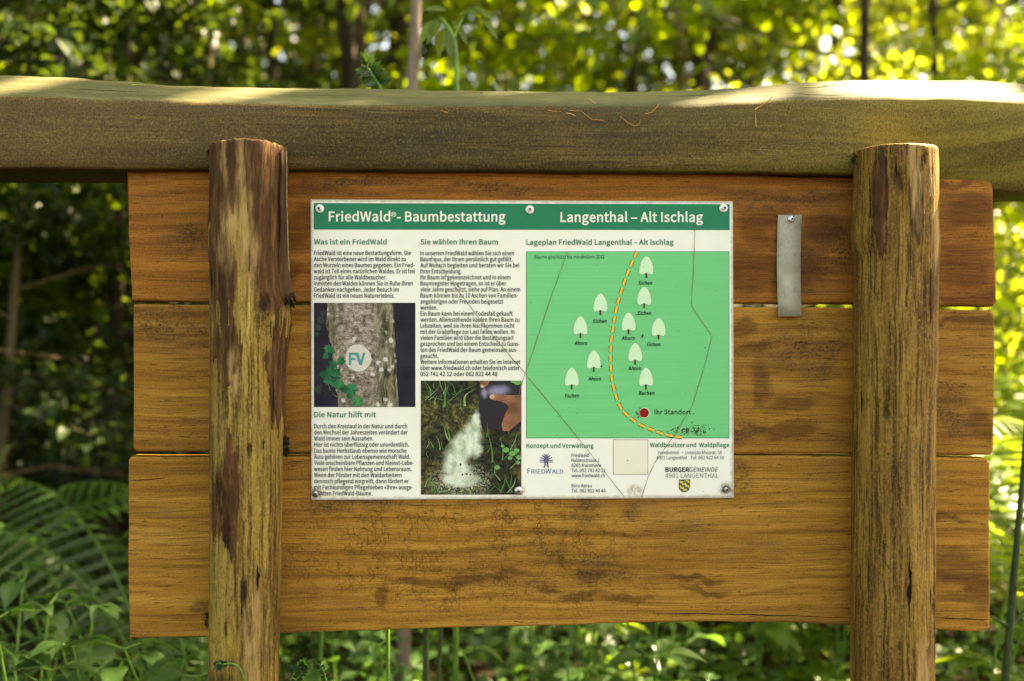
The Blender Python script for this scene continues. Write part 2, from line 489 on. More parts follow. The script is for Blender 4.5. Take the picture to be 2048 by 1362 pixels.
# ---- posts
from mathutils import noise as mnoise
def make_post(lefts, rights, ytop, cy, mat, label, seed, bumps=(), rim=1.0, bark=()):
    """lefts/rights: (photo y, photo x) silhouettes; bark: patches (photo x, y, rx, ry) left standing proud"""
    seg = 190
    v, f, att = [], [], []
    ys = [ytop + 0.4, ytop + 2, ytop + 6] + list(np.linspace(ytop + 12, 1362, 330)) + [1500, 1750, 2100, 2480]
    rr = random.Random(seed)
    ph = [rr.uniform(0, 6.28) for _ in range(8)]
    off = cy
    nz = lambda x, y, z: mnoise.noise(Vector((x + seed * 7.3, y, z)))
    for i, y in enumerate(ys):
        L = bl(interp(lefts, y), y, off); R = bl(interp(rights, y), y, off)
        cx, r = (L.x + R.x) / 2, (R.x - L.x) / 2
        if i == 0: r *= 0.965
        elif i == 1: r *= 0.988
        for j in range(seg):
            a = 2 * math.pi * j / seg
            ca, sa = math.cos(a), math.sin(a)
            q = 1 + 0.007 * math.sin(5 * a + ph[0] + y * .004) + 0.006 * math.sin(9 * a + ph[1] + math.sin(y * .006) * 1.5)
            q += 0.004 * math.sin(y * .03 + ph[3] + a)
            # fibres: long ridges and a few open splits
            q += 0.010 * nz(ca * 5, sa * 5, y * .0045) + 0.007 * nz(ca * 14, sa * 14, y * .010) + 0.004 * nz(ca * 30, sa * 30, y * .03)
            sp_ = nz(ca * 7 + 40, sa * 7, y * .0022)
            q -= 0.030 * max(0, 1 - abs(sp_) / .035) * max(0, nz(ca * 2, sa * 2 + 9, y * .004) + .12)
            px = cx + r * q * ca; pyy = -off - r * q * sa
            bk = 0.0
            if sa > -.35:
                for (bx, by, rx, ry) in bark:
                    p = bl(bx, by, off)
                    e = ((px - p.x) / (rx * S)) ** 2 + ((L.z - p.z) / (ry * S)) ** 2
                    if e < 2.2: bk = max(bk, 1.25 - e * .75)
                if bk > 0:
                    bk = bk + .75 * nz(ca * 9, sa * 9 + 20, y * .012) + .45 * nz(ca * 26, sa * 26, y * .02)
                    bk = min(1, max(0, (bk - .45) * 6))
                    px += .0022 * bk * ca; pyy -= .0022 * bk * sa
            for (bx, by, br, bh) in bumps:
                p = bl(bx, by, off)
                d2 = ((px - p.x) / (br * S)) ** 2 + ((L.z - p.z) / (br * 1.6 * S)) ** 2
                if d2 < 6 and sa > -0.2:
                    g = bh * math.exp(-d2) * S
                    px += g * ca; pyy -= g * sa
            zz = L.z + (rim * (0.0012 * math.sin(3 * a + ph[4]) + 0.0016 * nz(ca * 9, sa * 9, 3)) if i < 3 else 0)
            v.append((px, pyy, zz)); att.append(bk)
    n_ = len(ys)
    # sawn top: rings in to the pith, slightly dished
    top0 = len(v)
    for k_, q in enumerate((.75, .45, .15)):
        for j in range(seg):
            c_ = v[j]
            v.append((cx0(v, seg) [0] * (1 - q) + c_[0] * q, cx0(v, seg)[1] * (1 - q) + c_[1] * q, c_[2] + .0006)); att.append(0)
    for i in range(n_ - 1):
        for j in range(seg):
            f.append([i * seg + j, (i + 1) * seg + j, (i + 1) * seg + (j + 1) % seg, i * seg + (j + 1) % seg])
    prev = 0
    for k_ in range(3):
        b0 = top0 + k_ * seg
        for j in range(seg): f.append([prev + j, prev + (j + 1) % seg, b0 + (j + 1) % seg, b0 + j])
        prev = b0
    f.append([prev + j for j in range(seg)])
    o = from_py('post', v, f, mat, board, True)
    at_ = o.data.attributes.new('bark', 'FLOAT', 'POINT')
    at_.data.foreach_set('value', att)
    o['label'] = label
    return o
def cx0(v, seg):
    return (sum(p[0] for p in v[:seg]) / seg, sum(p[1] for p in v[:seg]) / seg)
po = 0.042
pl_m = post_mat('bark_remnant_post_wood', 2.0,
    None,
    [(516, 1155, 6, 22), (472, 955, 8, 45), (484, 1040, 7, 30), (528, 887, 4, 12), (482, 1225, 4, 12), (470, 1340, 22, 30), (556, 610, 10, 16), (448, 560, 6, 20)],
    [(518, 400, 14, 90), (479, 330, 6, 60), (492, 480, 30, 60), (525, 530, 18, 70), (500, 740, 12, 40), (535, 1260, 18, 110)])
pr_m = post_mat('peeled_post_wood', 6.4,
    None,
    [(1820, 1150, 5, 14), (1820, 1188, 8, 18), (1820, 1240, 3, 60), (1819, 1105, 2, 50), (1861, 1190, 3, 18), (1790, 340, 5, 12), (1722, 800, 3, 26), (1740, 385, 8, 20), (1760, 1149, 2.5, 2.5)],
    [(1850, 420, 14, 130), (1770, 380, 12, 90), (1815, 480, 12, 60), (1790, 1290, 14, 60)], (0.84, 0.72, 0.70))
make_post([(280, 424), (400, 423), (520, 421), (700, 421), (1000, 421), (1362, 419)],
          [(280, 570), (320, 572), (400, 569), (560, 571), (620, 573), (680, 572), (800, 568), (900, 564), (1100, 562), (1362, 557)],
          292, po, pl_m, 'left post with strips of bark left near its top', 3,
          [(560, 635, 26, 9), (470, 940, 20, 3), (436, 480, 24, 4)], 1.0, [(450, 340, 45, 120), (500, 320, 90, 55), (545, 420, 32, 150), (455, 500, 22, 160), (470, 690, 26, 70), (560, 740, 14, 110), (470, 560, 18, 80), (480, 980, 16, 110), (448, 1010, 12, 60), (555, 560, 26, 60)])
make_post([(280, 1714), (360, 1712), (480, 1711), (520, 1713), (700, 1711), (900, 1708), (1362, 1706)],
          [(280, 1868), (400, 1872), (480, 1871), (600, 1870), (700, 1867), (900, 1863), (1362, 1862)],
          300, po, pr_m, 'right post, peeled smooth, with a split low down', 8,
          [(1722, 470, 22, 6), (1835, 720, 30, 3), (1860, 485, 14, 3)], 0.3, [(1738, 400, 9, 110), (1797, 400, 13, 90), (1822, 1330, 9, 60), (1830, 600, 6, 50)])

def split(pts, px0, r_px, parent=board):
    """open vertical split in a post: (photo x, y, half width)"""
    v, f = [], []
    for i, (x, y, wd) in enumerate(pts):
        for sg in (-1, 1):
            xx = x + sg * wd
            L_, R_ = bl(px0 - r_px, y, po), bl(px0 + r_px, y, po)
            cx_m, r_m = (L_.x + R_.x) / 2, (R_.x - L_.x) / 2 + .0008
            of_ = po + .075
            while of_ > po and (bl(xx, y, of_).x - cx_m) ** 2 + (of_ - po) ** 2 > r_m ** 2: of_ -= .0005
            v.append(bl(xx, y, of_ + .001))
    for i in range(len(pts) - 1): f.append([2 * i, 2 * i + 1, 2 * i + 3, 2 * i + 2])
    from_py('split', v, f, crack_m, parent)
split([(1820, 1092, .3), (1820, 1120, .8), (1819, 1136, 1.4), (1821, 1146, 3.6), (1820, 1154, 2.2), (1822, 1163, 1.6), (1819, 1176, 4.2), (1818, 1186, 5.6), (1819, 1198, 3.2), (1818, 1208, 1.6), (1819, 1230, .8), (1821, 1256, .4)], 1785, 78)
split([(1861, 1172, .3), (1861, 1190, 1.3), (1861, 1210, .3)], 1785, 82)
split([(1793, 326, .4), (1792, 338, 2.2), (1793, 348, 1.4), (1794, 356, .3)], 1790, 80)
split([(516, 1130, .3), (515, 1142, 1.6), (517, 1152, 3.2), (515, 1160, 2.2), (516, 1172, 1.6), (515, 1184, .3)], 491, 71)
split([(527, 876, .3), (528, 884, 1.6), (527, 893, 1.3), (528, 902, .3)], 493, 72)
split([(484, 1212, .3), (483, 1222, 1.4), (484, 1234, .4)], 490, 70)
split([(548, 700, .3), (546, 760, 1.0), (548, 800, .7), (547, 850, .3)], 496, 76)
split([(452, 560, .3), (455, 620, .9), (454, 690, .5), (456, 720, .2)], 497, 76)
split([(1738, 330, .3), (1740, 400, 1.0), (1742, 480, .8), (1741, 560, .3)], 1790, 80)
split([(1722, 780, .3), (1724, 800, 1.8), (1723, 830, .4)], 1787, 80)

# bark flap peeling off the right edge of the left post
bark_m = NB('loose_bark')
_c = bark_m.co()
bark_m = bark_m.fin(bark_m.ramp(bark_m.noise(bark_m.map(_c, (60, 60, 8)), 1, 6, 0.7), [(0.35, (0.025, 0.011, 0.005)), (0.65, (0.10, 0.050, 0.020))]), 0.8, 0.2,
                    bark_m.bump(bark_m.noise(bark_m.map(_c, (90, 90, 10)), 1, 5), 0.8, 0.003))
lich_m = NB('lichen_edge')
_c = lich_m.co()
lich_m = lich_m.fin(lich_m.ramp(lich_m.noise(_c, 160, 4, 0.7), [(0.4, (0.13, 0.11, 0.05)), (0.55, (0.33, 0.33, 0.17))]), 0.85, 0.1)
v, f, ix = [], [], []
rows = [(300, 569, 573), (340, 568, 574), (400, 568, 574), (450, 568, 575.5), (500, 566, 577), (540, 562, 579), (570, 558, 584), (590, 556, 590), (604, 570, 589)]
for i, (y, x0, x1) in enumerate(rows):
    yy = y
    v += [bl(x0 - 5 + (2 if i % 2 else 0), yy, po + .026), bl(x0 - 1, yy + 1, po + .020), bl(x1 - 1, yy + 3, po + .012), bl(x1 + 1.0, yy + 3, po + .004)]
for i in range(len(rows) - 1):
    for j in range(3):
        f.append([i * 4 + j, (i + 1) * 4 + j, (i + 1) * 4 + j + 1, i * 4 + j + 1]); ix.append(1 if j == 2 and i < 5 else 0)
# splinters at the torn lower end
for (x, y, dx, dy, wd) in [(584, 586, 9, 14, 2), (579, 592, 8, 18, 2), (588, 584, 5, 20, 1.6), (584, 590, 6, 26, 1.5), (576, 592, 9, 22, 1.6), (571, 596, 4, 18, 2)]:
    n0 = len(v)
    v += [bl(x - wd, y, po + .03), bl(x + wd, y, po + .02), bl(x + dx, y + dy, po + .012)]
    f.append([n0, n0 + 2, n0 + 1]); ix.append(0)
bo = from_py('bark_flap', v, f, [bark_m, lich_m], board, True, ix)
md = bo.modifiers.new('thick', 'SOLIDIFY'); md.thickness = 0.0025

# little tufts of moss and debris wedged at the posts
moss_m = NB('dark_moss')
moss_m = moss_m.fin(moss_m.ramp(moss_m.noise(moss_m.co(), 200, 3), [(0.35, (0.012, 0.010, 0.006)), (0.65, (0.055, 0.050, 0.018))]), 0.9, 0.1)
def tuft(px, py, rx, ry, n, off, ln=9):
    rr = random.Random(int(px))
    v, f = [], []
    for _ in range(n):
        a = rr.uniform(0, 6.28); r = math.sqrt(rr.random())
        x, y = px + rx * r * math.cos(a), py + ry * r * math.sin(a)
        b = rr.uniform(0, 6.28); o = off + rr.uniform(-.008, .012)
        p = bl(x, y, o); q = bl(x + ln * math.cos(b), y + ln * math.sin(b), o + rr.uniform(-.006, .01))
        t = Vector((math.sin(b), 0, math.cos(b))) * 0.0009
        n0 = len(v); v += [p - t, p + t, q]; f.append([n0, n0 + 1, n0 + 2])
    return from_py('moss_tuft', v, f, moss_m, board)
tuft(571, 893, 5, 20, 150, 0.016)
tuft(415, 1240, 4, 14, 60, 0.016)
tuft(573, 640, 4, 14, 60, 0.02)
tuft(424, 305, 8, 3, 40, 0.034)
tuft(1712, 322, 5, 12, 60, 0.030)

# ---- beam (a half log, its upper edge sloping away from the viewer)
beam_front, beam_top = beam_mats()
TOP = [(-420, 146), (0, 150), (100, 154), (240, 163), (370, 172), (500, 176), (680, 177), (900, 181), (1100, 184), (1250, 184), (1380, 182), (1460, 177), (1560, 169), (1650, 163), (1760, 160), (1960, 161), (2048, 168), (2460, 180)]
CRE = [(-420, 190), (0, 194), (250, 202), (450, 209), (700, 213), (1000, 215), (1250, 215), (1380, 213), (1500, 206), (1600, 201), (1750, 197), (1900, 198), (2048, 205), (2460, 214)]
BOT = [(-420, 336), (0, 338), (420, 340), (700, 341), (1000, 343), (1380, 345), (1700, 350), (1830, 357), (1900, 372), (1985, 383), (2048, 385), (2460, 388)]
v, f, ix = [], [], []
xs = list(range(-420, 2461, 16))
rr = random.Random(5)
def wav(x, k): return 0.6 * math.sin(x * .021 + k) + 0.5 * math.sin(x * .057 + 2 * k) + 0.3 * math.sin(x * .13 + 3 * k)
NR = 21
for x in xs:
    t, c, b = sm_interp(TOP, x) + wav(x, 1) * .8, sm_interp(CRE, x) + wav(x, 2), sm_interp(BOT, x) + wav(x, 3) * .8
    fo = sm_interp([(0, 0.026), (1500, 0.026), (1700, 0.026), (1880, 0.020), (2048, 0.018)], x)      # front face
    bo_ = sm_interp([(0, 0.022), (1690, 0.022), (1840, -0.004), (2048, -0.006)], x)                     # foot of the front face
    ring = []
    # back top, over the sloping top face, crease, front face, underside
    for k in range(6):
        q = k / 5
        yy = t + (c - 7 - t) * q
        oo = fo - 0.070 * (1 - q) ** 1.15 - 0.006
        ring.append(bl(x, yy, oo))
    ring.append(bl(x, c - 2, fo - .0015)); ring.append(bl(x, c + 5, fo + .0015))
    for k in range(1, 8):
        q = k / 8
        ring.append(bl(x, c + 5 + (b - 6 - c - 5) * q, fo + (bo_ - fo) * q ** 1.5 + .004 * math.sin(math.pi * q)))
    ring.append(bl(x, b - 6, bo_)); ring.append(bl(x, b - 1, bo_ - .004)); 
    p = bl(x, b, bo_ - .012); ring.append(p)
    ring.append(Vector((p.x, 0.085, p.z - .004)))
    ring.append(Vector((p.x, 0.115, p.z + .03)))
    pt = bl(x, t, fo - .076)
    ring.append(Vector((pt.x, 0.115, pt.z - .045)))
    ring.append(Vector((pt.x, 0.085, pt.z - .012)))
    NR = len(ring)
    v += ring
for i in range(len(xs) - 1):
    for j in range(NR):
        f.append([i * NR + j, i * NR + (j + 1) % NR, (i + 1) * NR + (j + 1) % NR, (i + 1) * NR + j])
        ix.append(1 if j < 6 or j >= NR - 2 else 0)
f.append(list(range(NR))); ix.append(0)
f.append([(len(xs) - 1) * NR + j for j in reversed(range(NR))]); ix.append(0)
bm_o = from_py('beam', v, f, [beam_front, beam_top], board, True, ix)
bm_ = bmesh.new(); bm_.from_mesh(bm_o.data); bmesh.ops.recalc_face_normals(bm_, faces=bm_.faces); bm_.to_mesh(bm_o.data); bm_.free()
bm_o['label'] = 'mossy olive-brown half-log beam across the top'

# ================================================================== INFORMATION SIGN
sign = board_root('information_sign')
tag(sign, 'white printed metal information sign with green header and map screwed to the planks', 'sign')
P0 = 0.0032                      # panel face

def poly(name, pts, off, mat, parent):
    return from_py(name, [bl(x, y, off) for x, y in pts], [list(range(len(pts)))[::-1]], mat, parent)
def polys(name, lst, off, mat, parent, idx=None, step=0.0):
    v, f = [], []
    for k, pts in enumerate(lst):
        n0 = len(v); v += [bl(x, y, off + step * k) for x, y in pts]; f.append([n0 + i for i in range(len(pts))][::-1])
    return from_py(name, v, f, mat, parent, False, idx)
def rect(x0, y0, x1, y1): return [(x0, y0), (x1, y0), (x1, y1), (x0, y1)]
def circ(cx, cy, r, n=28, ry=None): return [(cx + r * math.cos(2 * math.pi * i / n), cy + (ry or r) * math.sin(2 * math.pi * i / n)) for i in range(n)]

def print_mat(name, col, dirt=0.35, wear=0.0, lines=0.0):
    """printed ink on the aged panel: even ink with faint dirt and specks"""
    k = NB(name)
    co = k.co()
    base = k.mix(k.rng(k.noise(co, 9, 5, 0.65), 0.45, 0.75, 0, dirt), (*col, 1), tuple(c * q for c, q in zip(col, (0.80, 0.76, 0.62))))
    if lines:
        ln = k.noise(k.map(co, (4, 4, 900)), 1, 2)
        base = k.mix(k.rng(ln, 0.4, 0.65, 0, lines), base, tuple(min(1, c * 1.25 + .02) for c in col))
    sp = k.rng(k.vor(co, 55, 'F1'), 0.075, 0.03)
    sp = k.math('MULTIPLY', sp, k.rng(k.noise(co, 26, 2), 0.58, 0.64))
    base = k.mix(k.math('MULTIPLY', sp, 0.8), base, (0.05, 0.04, 0.025))
    return k.fin(base, 0.5, 0.12)

k = NB('aged_white_panel')
co = k.co()
base = k.mix(k.rng(k.noise(co, 7, 5, 0.65), 0.42, 0.75, 0, 0.6), (0.87, 0.855, 0.74), (0.80, 0.765, 0.60))
edge_s = k.sep(co)
c_t, c_b, c_l, c_r = bl(1040, 401).z, bl(1040, 997).z, bl(621, 700).x, bl(1466, 700).x
ed = k.math('MINIMUM', k.math('MINIMUM', k.math('SUBTRACT', c_t, edge_s[2]), k.math('SUBTRACT', edge_s[2], c_b)),
            k.math('MINIMUM', k.math('SUBTRACT', edge_s[0], c_l), k.math('SUBTRACT', c_r, edge_s[0])))
ed = k.math('ADD', ed, k.math('MULTIPLY', k.math('SUBTRACT', k.noise(co, 110, 5, 0.7), 0.5), 0.008))
base = k.mix(k.rng(ed, 0.006, 0.0, 0, 0.75), base, (0.42, 0.33, 0.22))
rust = k.ells(k.warp(co, 50, 0.012), [(1452, 979, 15, 13), (632, 986, 15, 13), (1037, 984, 12, 14), (1270, 980, 14, 10), (640, 418, 8, 8)], 1.2)
base = k.mix(k.math('MULTIPLY', rust, k.rng(k.noise(co, 150, 4, 0.7), 0.3, 0.7)), base, (0.22, 0.14, 0.06))
sp = k.rng(k.vor(co, 60, 'F1'), 0.06, 0.03)
sp = k.math('MULTIPLY', sp, k.rng(k.noise(co, 30, 2), 0.58, 0.64))
base = k.mix(k.math('MULTIPLY', sp, 0.7), base, (0.10, 0.08, 0.05))
panel_m = k.fin(base, 0.45, 0.2)

bm = bmesh.new()
cs = [(621, 399), (1466, 402.5), (1468, 996), (622.5, 1000)]
fr = [bm.verts.new(bl(x, y, P0)) for x, y in cs]
bk = [bm.verts.new(bl(x, y, 0.0004)) for x, y in cs]
fF = bm.faces.new(fr[::-1]); bm.faces.new(bk)
for i in range(4): bm.faces.new([fr[i], fr[(i + 1) % 4], bk[(i + 1) % 4], bk[i]])
bmesh.ops.recalc_face_normals(bm, faces=bm.faces)
bmesh.ops.bevel(bm, geom=list(bm.edges), offset=0.0009, segments=2, affect='EDGES')
me = bpy.data.meshes.new('panel'); bm.to_mesh(me); bm.free()
panel = mesh_obj('panel', me, panel_m, sign)

ink = print_mat('black_ink', (0.010, 0.009, 0.008), 0.0)
navy = print_mat('navy_ink', (0.035, 0.030, 0.075), 0.0)
green_ink = print_mat('heading_green_ink', (0.030, 0.200, 0.090), 0.1)
cream_ink = print_mat('cream_lettering', (0.86, 0.84, 0.72), 0.2)
header_m = print_mat('header_green', (0.005, 0.205, 0.098), 0.30)
map_m = print_mat('map_green', (0.125, 0.560, 0.215), 0.12, 0, 0.22)
grey_ink = print_mat('grey_ink', (0.24, 0.21, 0.19), 0.0)
blue_ink = print_mat('blue_grey_ink', (0.075, 0.150, 0.250), 0.1)
dark_blue = print_mat('dark_blue_ink', (0.05, 0.075, 0.17), 0.1)
tree_m = print_mat('pale_green_ink', (0.58, 0.83, 0.52), 0.1)
tree_ol = print_mat('mid_green_ink', (0.085, 0.36, 0.12), 0.1)
trunk_ink = print_mat('brown_ink', (0.13, 0.028, 0.018), 0.1)
path_m = print_mat('path_yellow', (0.83, 0.50, 0.075), 0.1)
red_m = print_mat('red_ink', (0.30, 0.012, 0.012), 0.3)
sticker_m = print_mat('cream_sticker', (0.80, 0.77, 0.60), 0.3)
scratch_m = flat('scratch_brown', (0.22, 0.14, 0.045), 0.7, 0.1)
dirt_m = flat('dark_specks', (0.055, 0.050, 0.020), 0.9, 0.1)

